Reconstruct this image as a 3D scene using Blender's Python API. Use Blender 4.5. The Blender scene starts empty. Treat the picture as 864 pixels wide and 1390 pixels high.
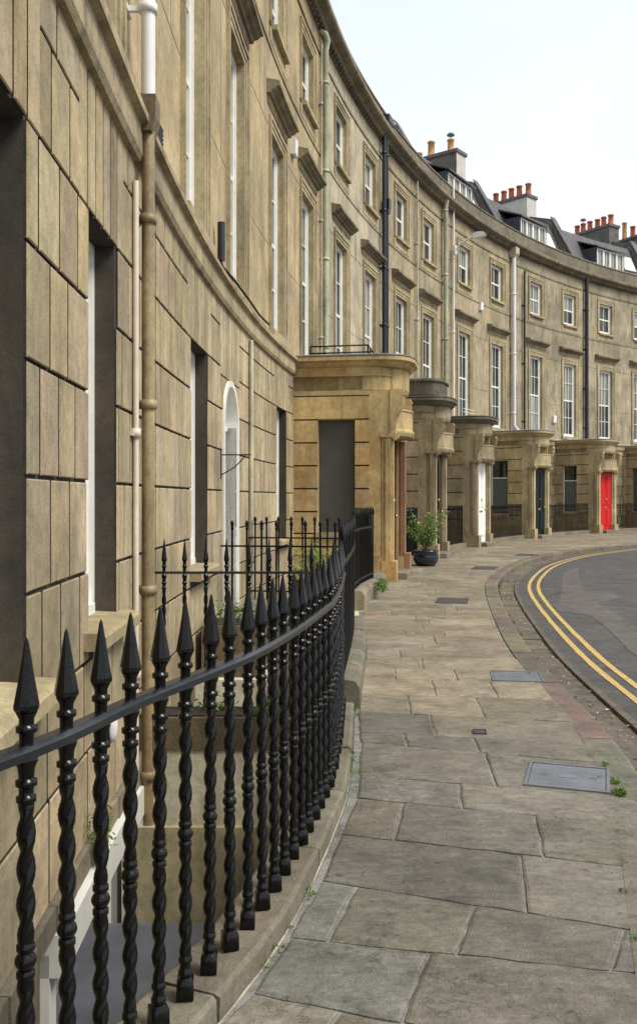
import bpy, bmesh, math, random
from mathutils import Vector, Matrix
random.seed(7)
R_=random.random
def rnd(a,b): return a+(b-a)*random.random()
scene=bpy.context.scene
COL=scene.collection

# ------------------------------------------------------------------ materials
def nodes(name):
    m=bpy.data.materials.new(name); m.use_nodes=True
    nt=m.node_tree; nt.nodes.clear()
    o=nt.nodes.new('ShaderNodeOutputMaterial'); b=nt.nodes.new('ShaderNodeBsdfPrincipled')
    nt.links.new(b.outputs[0],o.inputs[0]); return m,nt,b
def noise(nt,scale,detail=4,rough=.6,vec=None,stretch=None,off=0):
    n=nt.nodes.new('ShaderNodeTexNoise'); n.inputs['Scale'].default_value=scale
    n.inputs['Detail'].default_value=detail; n.inputs['Roughness'].default_value=rough
    g=nt.nodes.new('ShaderNodeNewGeometry')
    mp=nt.nodes.new('ShaderNodeMapping')
    if stretch: mp.inputs['Scale'].default_value=stretch
    mp.inputs['Location'].default_value=(off,off*1.7,off*.3)
    nt.links.new(g.outputs['Position'],mp.inputs[0]); nt.links.new(mp.outputs[0],n.inputs['Vector'])
    return n.outputs['Fac']
def ramp(nt,fac,stops):
    r=nt.nodes.new('ShaderNodeValToRGB'); e=r.color_ramp.elements
    while len(e)<len(stops): e.new(.5)
    for el,(p,c) in zip(e,stops):
        el.position=p; el.color=(c[0],c[1],c[2],1) if not isinstance(c,(int,float)) else (c,c,c,1)
    nt.links.new(fac,r.inputs[0]); return r.outputs[0]
def mix(nt,a,b,fac,mode='MIX'):
    m=nt.nodes.new('ShaderNodeMixRGB'); m.blend_type=mode
    for i,v in ((1,a),(2,b),(0,fac)):
        if hasattr(v,'links') or hasattr(v,'is_linked'): nt.links.new(v,m.inputs[i])
        elif isinstance(v,(int,float)): m.inputs[i].default_value=v
        else: m.inputs[i].default_value=(v[0],v[1],v[2],1)
    return m.outputs[0]
def bump(nt,b,fac,strength,dist=.01):
    k=nt.nodes.new('ShaderNodeBump'); k.inputs['Strength'].default_value=strength; k.inputs['Distance'].default_value=dist
    nt.links.new(fac,k.inputs['Height']); nt.links.new(k.outputs[0],b.inputs['Normal'])
def tintnode(nt):
    a=nt.nodes.new('ShaderNodeAttribute'); a.attribute_name='tint'; return a.outputs['Color']
def stone(name,base,dirt=(.12,.10,.07),dirt_amt=.5,rough=.88,streak=.5,warm=(.44,.27,.11),warm_amt=.35,bmp=.35,tint=True,off=0,fine=1):
    m,nt,b=nodes(name)
    c=mix(nt,base,[x*.66 for x in base],ramp(nt,noise(nt,1.3,6,off=off),[(.35,0.),(.68,1.)]))
    c=mix(nt,c,warm,mix(nt,(0,0,0),(warm_amt,)*3,ramp(nt,noise(nt,.9,5,.65,off=off+5),[(.5,0.),(.72,1.)])))
    # streaks of soot washed down the stone
    st=ramp(nt,noise(nt,2.6,6,.7,stretch=(1,1,.16),off=off+9),[(.5,0.),(.75,1.)])
    c=mix(nt,c,dirt,mix(nt,(0,0,0),(streak,)*3,st))
    bl=ramp(nt,noise(nt,.55,8,.72,off=off+21),[(.48,0.),(.72,1.)])
    c=mix(nt,c,dirt,mix(nt,(0,0,0),(dirt_amt,)*3,bl))
    gr=noise(nt,70*fine,3,.7,off=off)
    c=mix(nt,c,ramp(nt,gr,[(.3,.8),(.7,1.12)]),1.,'MULTIPLY')
    c=mix(nt,c,ramp(nt,noise(nt,13,7,.72,off=off+2),[(.32,.74),(.5,1.),(.7,1.14)]),1.,'MULTIPLY')
    c=mix(nt,c,ramp(nt,noise(nt,5,7,.7,stretch=(1,1,.4),off=off+6),[(.32,.74),(.6,1.08)]),1.,'MULTIPLY')
    c=mix(nt,c,ramp(nt,noise(nt,.35,4,.6,off=off+16),[(.35,.86),(.65,1.08)]),1.,'MULTIPLY')
    pit=ramp(nt,noise(nt,34,4,.8,off=off+8),[(.60,0.),(.68,.55)])
    c=mix(nt,c,dirt,pit)
    if tint: c=mix(nt,c,tintnode(nt),1.,'MULTIPLY')
    nt.links.new(c,b.inputs['Base Color']); b.inputs['Roughness'].default_value=rough
    h=mix(nt,noise(nt,9,6,.7),gr,.5); bump(nt,b,h,bmp,.012)
    return m
def plain(name,col,rough=.5,metal=0,var=.15,vs=6,bmp=0,bs=40,spec=.5,coat=0):
    m,nt,b=nodes(name)
    c=mix(nt,[x*(1+var) for x in col],[x*(1-var*1.6) for x in col],ramp(nt,noise(nt,vs,6,.65),[(.3,0.),(.7,1.)]))
    nt.links.new(c,b.inputs['Base Color']); b.inputs['Roughness'].default_value=rough; b.inputs['Metallic'].default_value=metal
    b.inputs['Specular IOR Level'].default_value=spec
    if coat: b.inputs['Coat Weight'].default_value=coat; b.inputs['Coat Roughness'].default_value=.08
    if bmp: bump(nt,b,noise(nt,bs,4,.7),bmp,.004)
    return m
M={}
M['ashlar']=stone('ground floor ashlar',(.50,.40,.245),dirt=(.15,.12,.08),dirt_amt=.5,streak=.45,warm=(.47,.34,.16),warm_amt=.3,bmp=.5)
M['reveal']=stone('shade darkened reveal stone',(.07,.058,.044),dirt=(.02,.017,.014),dirt_amt=.7,streak=.6,warm_amt=0.1,off=4)  # dark base colour paints the shade of the window recesses into the stone
M['joint']=plain('dirty open joint',(.045,.036,.026),.95,var=.4,vs=8)
M['render_warm']=stone('warm upper stone',(.54,.42,.24),dirt=(.15,.12,.075),dirt_amt=.5,streak=.6,warm=(.50,.33,.13),warm_amt=.4,off=2)
M['render_mid']=stone('brown grey upper stone',(.46,.38,.245),dirt=(.12,.105,.075),dirt_amt=.65,streak=.7,warm=(.5,.36,.17),warm_amt=.45,off=51)
M['render_grey']=stone('greyer upper stone',(.45,.385,.26),dirt=(.11,.10,.075),dirt_amt=.75,streak=.75,warm=(.46,.33,.15),warm_amt=.4,off=13)
M['render_pale']=stone('pale upper stone',(.54,.47,.33),dirt=(.17,.15,.12),dirt_amt=.6,streak=.6,warm=(.46,.35,.19),warm_amt=.3,off=17)
M['trim']=stone('moulded stone trim',(.51,.42,.25),dirt=(.12,.10,.065),dirt_amt=.6,streak=.5,warm=(.45,.32,.12),warm_amt=.4,off=7)
M['band']=stone('stained string course',(.47,.375,.22),dirt=(.09,.075,.06),dirt_amt=.85,streak=.8,warm=(.55,.45,.27),warm_amt=.7,bmp=.8,off=41)
M['sooty']=stone('soot blackened stone',(.16,.135,.105),dirt=(.045,.04,.034),dirt_amt=.8,streak=.7,warm=(.22,.18,.11),warm_amt=.5,off=11)
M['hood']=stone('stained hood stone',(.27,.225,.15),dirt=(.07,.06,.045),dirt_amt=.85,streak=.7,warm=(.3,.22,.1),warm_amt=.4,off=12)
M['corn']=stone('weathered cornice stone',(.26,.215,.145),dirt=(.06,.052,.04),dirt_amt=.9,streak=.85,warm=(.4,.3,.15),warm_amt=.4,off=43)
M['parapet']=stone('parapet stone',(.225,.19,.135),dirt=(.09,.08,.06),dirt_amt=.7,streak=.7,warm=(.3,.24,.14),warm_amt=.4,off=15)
M['porch']=stone('orange porch stone',(.64,.48,.23),dirt=(.17,.10,.04),dirt_amt=.45,streak=.4,warm=(.50,.25,.06),warm_amt=.8,off=19)
M['porch_b']=stone('brown porch stone',(.42,.335,.20),dirt=(.10,.085,.055),dirt_amt=.6,streak=.6,warm=(.34,.22,.09),warm_amt=.55,off=23)
M['porch_c']=stone('buff porch stone',(.53,.43,.25),dirt=(.15,.115,.07),dirt_amt=.5,streak=.45,warm=(.44,.28,.09),warm_amt=.6,off=29)
M['red_stone']=stone('red stone jamb',(.33,.17,.09),dirt=(.14,.08,.05),dirt_amt=.4,warm_amt=.1)
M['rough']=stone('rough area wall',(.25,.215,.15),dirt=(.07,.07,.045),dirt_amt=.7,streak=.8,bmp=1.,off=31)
M['cream_render']=stone('cream painted render',(.80,.74,.57),dirt=(.33,.27,.16),dirt_amt=.4,streak=.6,warm=(.6,.5,.3),warm_amt=.3,bmp=.15,off=33)
M['plinth']=stone('plinth stone',(.225,.198,.145),dirt=(.10,.095,.065),dirt_amt=.7,streak=.2,warm=(.36,.27,.15),warm_amt=.4,bmp=.9,off=35)
def ground_mat(name,base,dark,roughv,bmp,tint=True,scale=1,crack=False,lichen=None,spec=.4):
    m,nt,b=nodes(name)
    c=mix(nt,base,dark,ramp(nt,noise(nt,1.6*scale,8,.7),[(.36,0.),(.7,1.)]))
    c=mix(nt,c,[x*1.45 for x in base],ramp(nt,noise(nt,5*scale,8,.75,off=3),[(.56,0.),(.75,.6)]))
    if lichen: c=mix(nt,c,lichen,ramp(nt,noise(nt,2.3,9,.75,off=8),[(.56,0.),(.7,.5)]))
    g=noise(nt,120*scale,2,.7)
    c=mix(nt,c,ramp(nt,g,[(.3,.78),(.7,1.16)]),1.,'MULTIPLY')
    c=mix(nt,c,ramp(nt,noise(nt,30*scale,4,.7,off=2),[(.3,.78),(.6,1.08)]),1.,'MULTIPLY')
    c=mix(nt,c,ramp(nt,noise(nt,4.3*scale,8,.75,off=27),[(.33,.68),(.5,1.),(.68,1.22)]),1.,'MULTIPLY')
    c=mix(nt,c,ramp(nt,noise(nt,17*scale,3,.6,off=31),[(.28,.55),(.34,1.)]),1.,'MULTIPLY')
    if tint: c=mix(nt,c,tintnode(nt),1.,'MULTIPLY')
    cr=ramp(nt,noise(nt,.9*scale,9,.62,off=14),[(.492,1.),(.4985,.45),(.505,1.)])
    c=mix(nt,c,cr,.8,'MULTIPLY')
    c=mix(nt,c,ramp(nt,noise(nt,7,6,.75,stretch=(1,3,1),off=19),[(.3,.7),(.6,1.1)]),1.,'MULTIPLY')
    nt.links.new(c,b.inputs['Base Color'])
    r=ramp(nt,noise(nt,3,6,off=6),[(.35,roughv-.12),(.65,roughv+.1)]); nt.links.new(r,b.inputs['Roughness'])
    b.inputs['Specular IOR Level'].default_value=spec
    bump(nt,b,mix(nt,noise(nt,14,8,.75),g,.35),bmp,.012)
    return m
M['slab']=ground_mat('york stone flags',(.228,.203,.168),(.135,.118,.096),.6,.6,lichen=(.19,.19,.125))
M['mortar']=ground_mat('cement pointing',(.27,.26,.235),(.13,.125,.11),.85,.8,tint=False)
M['kerb']=ground_mat('kerb stone',(.19,.155,.115),(.12,.10,.075),.65,.7,lichen=(.16,.17,.10))
M['channel']=ground_mat('gutter channel',(.17,.135,.10),(.085,.07,.055),.55,.8,lichen=(.2,.17,.12))
M['asphalt']=ground_mat('asphalt',(.088,.082,.078),(.058,.055,.052),.75,.8,tint=False,scale=1)
M['asphalt_patch']=ground_mat('asphalt patch',(.120,.106,.095),(.085,.076,.07),.8,.7,tint=False)
M['earth']=ground_mat('area ground',(.12,.11,.09),(.06,.055,.045),.9,.8,tint=False)
m_,nt_,b_=nodes('worn yellow road paint')
c_=mix(nt_,(.56,.38,.11),(.42,.29,.10),ramp(nt_,noise(nt_,7,6,.7),[(.3,0.),(.7,1.)]))
c_=mix(nt_,c_,(.10,.085,.07),ramp(nt_,noise(nt_,26,7,.8,off=3),[(.54,0.),(.64,.85)]))
nt_.links.new(c_,b_.inputs['Base Color']); b_.inputs['Roughness'].default_value=.75; M['yellow']=m_
M['iron']=plain('black gloss iron paint',(.003,.003,.0032),.17,var=.3,bmp=.3,bs=55,spec=.33)
M['iron_rail']=plain('black rail paint',(.006,.008,.012),.28,var=.3,bmp=.2,bs=55,spec=1.0)
M['iron_far']=plain('black matt iron paint',(.005,.005,.006),.4,var=.3,spec=.2)
M['white']=plain('white gloss paint',(.78,.77,.72),.35,var=.06)
M['cream_pipe']=stone('cream pipe paint',(.60,.56,.40),dirt=(.2,.14,.07),dirt_amt=.35,streak=.7,warm=(.5,.4,.22),warm_amt=.4,bmp=.1,rough=.5,fine=.5)
M['green_pipe']=stone('pale green pipe paint',(.54,.56,.39),dirt=(.2,.15,.08),dirt_amt=.35,streak=.7,warm=(.5,.45,.28),warm_amt=.4,bmp=.1,rough=.5,fine=.5)
M['brown_pipe']=stone('buff pipe paint',(.45,.34,.18),dirt=(.13,.09,.045),dirt_amt=.6,streak=.8,warm=(.3,.18,.07),warm_amt=.5,bmp=.15,rough=.5,fine=.5)
M['waste']=plain('pale waste pipe paint',(.66,.56,.46),.5,var=.1)
M['hopper']=plain('brown hopper paint',(.16,.11,.05),.55,var=.4,vs=12)
M['white_pipe']=plain('white pipe plastic',(.72,.70,.70),.4,var=.05)
M['black_pipe']=plain('black pipe paint',(.012,.013,.018),.35,var=.3)
M['lead']=plain('lead sheet',(.20,.21,.22),.55,var=.25,vs=4)
M['slate']=plain('roof slate',(.085,.08,.085),.6,var=.4,vs=5,bmp=.5,bs=12)
M['slate_cheek']=plain('dormer slate hanging',(.05,.055,.075),.55,var=.3,vs=5)
M['brick_coping']=plain('rendered party wall',(.13,.12,.105),.85,var=.35,vs=4)
M['pot']=plain('terracotta',(.42,.11,.05),.75,var=.25,vs=5)
M['pot_pale']=plain('pale terracotta',(.5,.26,.10),.75,var=.25,vs=5)
M['stack_dark']=plain('grey stack render',(.13,.12,.11),.85,var=.3,vs=3)
M['stack_white']=plain('white stack render',(.52,.49,.45),.85,var=.12,vs=3)
M['cover']=plain('steel cover',(.19,.20,.23),.42,metal=.35,var=.15,vs=7,bmp=.25,bs=160)
M['cover_dark']=plain('dark iron cover',(.10,.09,.09),.5,metal=.4,var=.25,vs=12,bmp=.4,bs=140)
M['blind']=plain('grey blind',(.085,.085,.075),.55,var=.12,vs=3)
M['frost']=plain('grey frosted pane',(.10,.115,.12),.35,var=.1,vs=3)
M['door_white']=plain('white door paint',(.80,.80,.78),.5,var=.04,spec=.15)
M['door_red']=plain('red door paint',(.52,.014,.014),.5,var=.08,spec=.15)
M['door_green']=plain('dark green door paint',(.004,.009,.010),.5,var=.1,spec=.15)
M['door_black']=plain('black door paint',(.012,.011,.010),.25,var=.2)
M['brass']=plain('brass',(.55,.36,.10),.3,metal=1,var=.1)
M['grey_panel']=plain('grey painted board',(.27,.27,.27),.5,var=.15,vs=2)
M['grey_roof']=plain('blue grey roofing',(.115,.12,.14),.5,var=.25,vs=3,bmp=.3,bs=20)
M['glaze']=plain('navy glaze',(.008,.012,.03),.12,var=.2,coat=.6)
M['soil']=plain('soil',(.03,.022,.015),.95,var=.4,vs=30)
M['terr_small']=plain('terracotta planter',(.30,.12,.07),.8,var=.3)
def leafmat(name,c1,c2,trans=.35):
    m,nt,b=nodes(name)
    c=mix(nt,c1,c2,ramp(nt,noise(nt,9,4,.7),[(.35,0.),(.65,1.)]))
    c=mix(nt,c,tintnode(nt),1.,'MULTIPLY')
    nt.links.new(c,b.inputs['Base Color']); b.inputs['Roughness'].default_value=.42
    t=nt.nodes.new('ShaderNodeBsdfTranslucent'); nt.links.new(c,t.inputs[0])
    ms=nt.nodes.new('ShaderNodeMixShader'); ms.inputs[0].default_value=trans
    out=[n for n in nt.nodes if n.type=='OUTPUT_MATERIAL'][0]
    nt.links.new(b.outputs[0],ms.inputs[1]); nt.links.new(t.outputs[0],ms.inputs[2]); nt.links.new(ms.outputs[0],out.inputs[0])
    return m
M['leaf']=leafmat('shrub leaf',(.20,.30,.07),(.10,.19,.04))
M['weed']=leafmat('weed leaf',(.13,.24,.03),(.08,.16,.025))
M['petal']=leafmat('pale petal',(.75,.70,.45),(.7,.5,.2))
M['stem']=plain('woody stem',(.14,.11,.06),.8)
M['litter']=plain('dry litter',(.28,.20,.11),.8,var=.6,vs=25)
M['litter_white']=plain('paper flecks',(.6,.57,.5),.8,var=.2)
def glassmat(name,base,net=0):
    m,nt,b=nodes(name)
    c=base
    if net:
        # folds of the net curtain hanging right behind the pane
        c=mix(nt,[x*.45 for x in (.30,.31,.27)],(.34,.35,.31),ramp(nt,noise(nt,9,3,.5,stretch=(1,1,.05)),[(.38,0.),(.62,1.)]))
        nt.links.new(c,b.inputs['Base Color'])
    else:
        c=mix(nt,base,[x*3.2 for x in base],ramp(nt,noise(nt,1.1,4,.6,off=2),[(.45,0.),(.65,1.)]))
        nt.links.new(c,b.inputs['Base Color'])
    b.inputs['Roughness'].default_value=.04; b.inputs['Specular IOR Level'].default_value=.7
    bump(nt,b,noise(nt,1.6,2,.5),.05,.05)
    return m
M['glass']=glassmat('old window glass',(.018,.021,.018))
M['glass_net']=glassmat('window glass with net curtain',(.1,.1,.09),1)

# ------------------------------------------------------------------ facade curve
CS=[-.0647,.6492,.6361,-.1905]
def build_curve():
    ds=.05; tab=[]
    def th(s):
        u=max(s,-4)/50
        return sum(c*u**i for i,c in enumerate(CS))
    x,y=-1.147,2.0; s=0
    fw=[]
    while s<76:
        fw.append((s,x,y,th(s))); x+=math.sin(th(s))*ds; y+=math.cos(th(s))*ds; s+=ds
    x,y=-1.147,2.0; s=0; bw=[]
    while s>-14:
        s-=ds; x-=math.sin(th(s))*ds; y-=math.cos(th(s))*ds; bw.append((s,x,y,th(s)))
    return bw[::-1]+fw
CT=build_curve(); CS0=CT[0][0]
def C_(s):
    i=(s-CS0)/.05; k=int(max(0,min(len(CT)-2,math.floor(i)))); f=i-k
    a,b=CT[k],CT[k+1]
    return [a[j]+(b[j]-a[j])*f for j in range(4)]
def P(s,n,z):
    _,x,y,t=C_(s); return (x+n*math.cos(t), y-n*math.sin(t), z)

# ------------------------------------------------------------------ mesh builder
ORG={}
class MB:
    def __init__(s): s.v=[];s.f=[];s.m=[];s.t=[];s.mats=[];s.tint=(1,1,1);s.sm=[]
    def mi(s,mat):
        if mat not in s.mats: s.mats.append(mat)
        return s.mats.index(mat)
    def add(s,vs,fs,mat,smooth=False,tint=None):
        b=len(s.v); s.v+= [tuple(p) for p in vs]; k=s.mi(mat)
        for f in fs: s.f.append([b+i for i in f]); s.m.append(k); s.t.append(tint or s.tint); s.sm.append(smooth)
    def prof(s,s0,s1,pr,mat,seg=.6,caps=True,tint=None):
        n=max(1,int(math.ceil((s1-s0)/seg-1e-6))); k=len(pr); vs=[];fs=[]
        for i in range(n+1):
            ss=s0+(s1-s0)*i/n
            vs+=[P(ss,a,b) for a,b in pr]
        for i in range(n):
            for j in range(k):
                a=i*k+j;b=i*k+(j+1)%k; fs.append([a,b,b+k,a+k])
        if caps: fs.append(list(range(k))[::-1]); fs.append([n*k+j for j in range(k)])
        s.add(vs,fs,mat,tint=tint)
    def sbox(s,s0,s1,n0,n1,z0,z1,mat,seg=.6,tint=None):
        s.prof(s0,s1,[(n0,z0),(n1,z0),(n1,z1),(n0,z1)],mat,seg,tint=tint)
    def box(s,c,h,mat,rot=0,tint=None):
        cs,sn=math.cos(rot),math.sin(rot); vs=[]
        for dz in (-1,1):
            for dx,dy in ((-1,-1),(1,-1),(1,1),(-1,1)):
                x,y=dx*h[0],dy*h[1]; vs.append((c[0]+x*cs-y*sn,c[1]+x*sn+y*cs,c[2]+dz*h[2]))
        s.add(vs,[[0,3,2,1],[4,5,6,7],[0,1,5,4],[1,2,6,5],[2,3,7,6],[3,0,4,7]],mat,tint=tint)
    def tube(s,pts,r,mat,seg=10,caps=True):
        pts=[Vector(p) for p in pts]; vs=[];fs=[]; n=len(pts)
        up=None
        for i,p in enumerate(pts):
            d=(pts[min(i+1,n-1)]-pts[max(i-1,0)]).normalized()
            if up is None: up=Vector((0,0,1)) if abs(d.z)<.9 else Vector((1,0,0))
            a=d.cross(up).normalized(); b=a.cross(d); up=b if abs(d.z)<.99 or True else up
            rr=r[i] if isinstance(r,(list,tuple)) else r
            for k in range(seg):
                t=2*math.pi*k/seg; vs.append(p+(a*math.cos(t)+b*math.sin(t))*rr)
        for i in range(n-1):
            for k in range(seg):
                a=i*seg+k;b=i*seg+(k+1)%seg; fs.append([a,b,b+seg,a+seg])
        s.add(vs,fs,mat,True)
        if caps: s.add(vs[:seg],[list(range(seg))],mat); s.add(vs[-seg:],[list(range(seg))],mat)
    def lathe(s,c,pr,mat,seg=20,smooth=True):
        vs=[];fs=[];n=len(pr)
        for r,z in pr:
            for k in range(seg):
                t=2*math.pi*k/seg; vs.append((c[0]+r*math.cos(t),c[1]+r*math.sin(t),c[2]+z))
        for i in range(n-1):
            for k in range(seg):
                a=i*seg+k;b=i*seg+(k+1)%seg; fs.append([a,b,b+seg,a+seg])
        s.add(vs,fs,mat,smooth)
        s.add(vs[:seg],[list(range(seg))[::-1]],mat); s.add(vs[-seg:],[list(range(seg))],mat)
    def build(s,name,parent=None,recalc=True):
        org=ORG.get(parent.name,(0,0,0)) if parent else (0,0,0)
        me=bpy.data.meshes.new(name)
        me.from_pydata([(x-org[0],y-org[1],z-org[2]) for x,y,z in s.v],[],s.f)
        for m in s.mats: me.materials.append(M[m])
        me.polygons.foreach_set('material_index',s.m); me.polygons.foreach_set('use_smooth',s.sm)
        if len(set(s.t))>1 or True:
            at=me.attributes.new('tint','FLOAT_COLOR','FACE')
            buf=[]
            for t in s.t: buf+= [t[0],t[1],t[2],1]
            at.data.foreach_set('color',buf)
        if recalc:
            bm=bmesh.new(); bm.from_mesh(me); bmesh.ops.remove_doubles(bm,verts=bm.verts,dist=1e-5) if recalc=='weld' else None
            bmesh.ops.recalc_face_normals(bm,faces=bm.faces); bm.to_mesh(me); bm.free()
        me.update()
        o=bpy.data.objects.new(name,me); COL.objects.link(o)
        if parent: o.parent=parent
        ORG[o.name]=org
        return o
def tag(o,label=None,cat=None,group=None,kind=None):
    if label: o['label']=label
    if cat: o['category']=cat
    if group: o['group']=group
    if kind: o['kind']=kind
    return o
def empty(name,loc,label,cat,group=None):
    o=bpy.data.objects.new(name,None); COL.objects.link(o); o.location=loc; o.empty_display_size=.1
    ORG[o.name]=tuple(loc); return tag(o,label,cat,group)
def structure(o): o['kind']='structure'; return o
def tnt(v=.12,w=.04):
    k=1+rnd(-v,v); return (k*(1+rnd(-w,w)),k,k*(1+rnd(-w,w)))

# polyline helpers
def cat(pts,step=.25):
    out=[];n=len(pts)
    for i in range(n-1):
        p0=Vector(pts[max(i-1,0)]);p1=Vector(pts[i]);p2=Vector(pts[i+1]);p3=Vector(pts[min(i+2,n-1)])
        if i==0: p0=p1*2-p2
        if i==n-2: p3=p2*2-p1
        k=max(1,int((p2-p1).length/step))
        for j in range(k):
            t=j/k
            out.append(.5*((2*p1)+(p2-p0)*t+(2*p0-5*p1+4*p2-p3)*t*t+(3*p1-p0-3*p2+p3)*t**3))
    out.append(Vector(pts[-1])); return out
def resample(pl,step):
    out=[pl[0].copy()];acc=0
    for a,b in zip(pl[:-1],pl[1:]):
        L=(b-a).length; d=step-acc
        while d<=L: out.append(a+(b-a)*(d/L)); d+=step
        acc=(acc+L)%step if True else 0
        acc=L-(d-step)
    return out
def offset(pl,d):
    out=[]
    for i,p in enumerate(pl):
        t=(pl[min(i+1,len(pl)-1)]-pl[max(i-1,0)]).normalized(); out.append(p+Vector((t.y,-t.x))*d)
    return out
V2=lambda l:[Vector((a,b)) for a,b in l]

# ------------------------------------------------------------------ ground
Kout=cat(V2([(-1.6,-7),(-.6,-3.4),(.35,-.2),(.95,1.9),(1.36,3.3),(1.62,4.2),(1.787,5.07),(1.885,5.95),(1.95,6.9),(2.08,8.57),(2.32,10.5),(2.75,13.4),(3.2,15.8),(3.85,18.1),(4.92,21.05),(6.3,23.8),(7.95,26.2),(10.8,29.3),(15,32.5),(21,35.6),(28,38)]),.3)
KW=.21
Kin=offset(Kout,-KW)
Fp=cat(V2([(-2.1,-.5),(-1.25,.7),(-.92,1.25),(-.613,1.82),(-.478,2.26),(-.33,2.66),(-.231,2.95),(-.163,3.215),(-.102,3.5),(-.05,3.77),(.025,4.22),(.064,4.51),(.12,5.3),(.165,6.2)]),.1)
F2=cat(V2([(.165,6.32),(.25,7.4),(.34,8.7),(.385,9.75)]),.1)
F3=cat(V2([(.475,12.0),(.62,12.9),(.86,13.9)]),.1)
Fall=cat(V2([(-2.1,-.5),(-1.25,.7),(-.92,1.25),(-.613,1.82),(-.478,2.26),(-.33,2.66),(-.231,2.95),(-.163,3.215),(-.102,3.5),(-.05,3.77),(.025,4.22),(.064,4.51),(.12,5.3),(.165,6.2),(.25,7.4),(.34,8.7),(.4,10.2),(.475,12.0),(.62,12.9),(.86,13.9),(1.02,15.2)]),.1)
FN=1.62   # fence line between the porches, offset from the facade
s=15.0
Lbase=Fall+[Vector(P(ss,FN,0)[:2]) for ss in [16.5+.5*i for i in range(90)]]
edgeL=offset(Lbase,.09)
def strip(mb,A,B,z,mat,tint=None,z2=None):
    n=min(len(A),len(B)); vs=[];
    for i in range(n): vs+= [(A[i].x,A[i].y,z),(B[i].x,B[i].y,z if z2 is None else z2)]
    mb.add(vs,[[2*i,2*i+1,2*i+3,2*i+2] for i in range(n-1)],mat,tint=tint)
# base sheet under the flags (shows as pointing)
mb=MB()
poly=[(p.x,p.y,-.008) for p in edgeL]+[(p.x,p.y,-.008) for p in reversed(Kin)]
bm=bmesh.new(); f=bm.faces.new([bm.verts.new(p) for p in poly]); bmesh.ops.triangulate(bm,faces=[f])
me=bpy.data.meshes.new('pavement_bed'); bm.normal_update(); bm.to_mesh(me); bm.free(); me.materials.append(M['mortar'])
o=bpy.data.objects.new('pavement_bed',me); COL.objects.link(o); structure(o)
# flag rows: anchor pairs (left point, right point)
anch=[((-1.75,-.45),(-.1,-2.1)),((-1.0,1.0),(.45,-.35)),((-.62,1.85),(.72,.75)),((-.42,2.25),(.9,1.5)),((-.2,2.68),(1.05,2.25)),((-.1,3.02),(1.22,2.75)),((.012,3.47),(1.36,2.98)),((.10,3.95),(1.46,3.55)),((.19,4.43),(1.53,4.04)),((.22,4.79),(1.58,4.43)),
((.26,5.44),(1.64,5.0)),((.262,5.7),(1.67,5.39)),((.285,6.23),(1.71,5.92)),((.32,6.8),(1.75,6.57)),((.35,7.38),(1.8,7.17)),((.38,7.83),(1.83,7.65))]
def ray_hit(o,d,pl):
    best=None
    for a,b in zip(pl[:-1],pl[1:]):
        e=b-a; den=d.x*e.y-d.y*e.x
        if abs(den)<1e-9: continue
        w=a-o; t=(w.x*e.y-w.y*e.x)/den; u=(w.x*d.y-w.y*d.x)/den
        if t>0 and -1e-6<=u<=1+1e-6 and (best is None or t<best): best=t
    return best
ss=6.35
while ss<56:
    o_=Vector(P(ss,0,0)[:2]); e_=Vector(P(ss,1,0)[:2]); d=(e_-o_)
    a=ray_hit(o_,d,Lbase); b=ray_hit(o_,d,Kin)
    if a and b:
        l=o_+d*(a+.15 if ss>14.5 else a+.13); r=o_+d*b
        anch.append(((l.x,l.y),(r.x,r.y)))
    ss+=rnd(.36,.66)
# keep right ends on the kerb's inner line for the near rows
splits={5:[.1,.42,.78],6:[.55],7:[.17,.62],8:[.38],9:[.52],10:[.2,.5],11:[.34],12:[.25,.6],13:[.4,.72],14:[.2,.55]}
def shrink_poly(pts,d):
    n=len(pts); out=[]
    c=sum((p for p in pts),Vector((0,0)))/n
    for i in range(n):
        p=pts[i]; a=(pts[i-1]-p).normalized(); b=(pts[(i+1)%n]-p).normalized()
        sn=abs(a.x*b.y-a.y*b.x) or 1
        out.append(p+(a+b)*(d/max(sn,.5)))
    return out
mb=MB()
def slab(mb,quad,mat,z,tint,gap=.0045,th=.03,sub=5,wob=.006):
    q=shrink_poly(quad,gap)
    ring=[]
    for i in range(len(q)):
        a,b=q[i],q[(i+1)%len(q)]; L=(b-a).length; k=max(2,int(L/.09))
        nn=Vector((-(b-a).y,(b-a).x)).normalized() if L>1e-6 else Vector((0,0))
        for j in range(k):
            w=rnd(-wob,wob) if j else wob*.8
            ring.append(a+(b-a)*(j/k)+nn*w)
    n=len(ring); dz=[rnd(-.0015,.0015) for _ in ring]
    c=sum(ring,Vector((0,0)))/n
    inner=[p+(c-p).normalized()*.012 for p in ring]
    tl=(rnd(-.006,.006),rnd(-.006,.006))
    zz=lambda p: z+(p.x-c.x)*tl[0]+(p.y-c.y)*tl[1]
    vs=[(p.x,p.y,z-th) for p in ring]+[(p.x,p.y,zz(p)-.004+dz[i]) for i,p in enumerate(ring)]+[(p.x,p.y,zz(p)) for p in inner]
    fs=[[i,(i+1)%n,n+(i+1)%n,n+i] for i in range(n)]+[[n+i,n+(i+1)%n,2*n+(i+1)%n,2*n+i] for i in range(n)]
    fs.append([2*n+i for i in range(n)])
    mb.add(vs,fs,mat,tint=tint)
pal=[(1.0,1.0,1.0),(1.08,1.06,1.0),(.86,.87,.87),(1.12,1.05,.92),(.93,.97,.98),(1.04,.98,.93),(.82,.83,.8),(1.18,1.15,1.07),(1.03,1.03,.92),(.92,.86,.81)]
def inrect(p,c,h,rot):
    d=Vector((p[0]-c[0],p[1]-c[1])); cs,sn=math.cos(-rot),math.sin(-rot)
    return abs(d.x*cs-d.y*sn)<h[0] and abs(d.x*sn+d.y*cs)<h[1]
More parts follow.
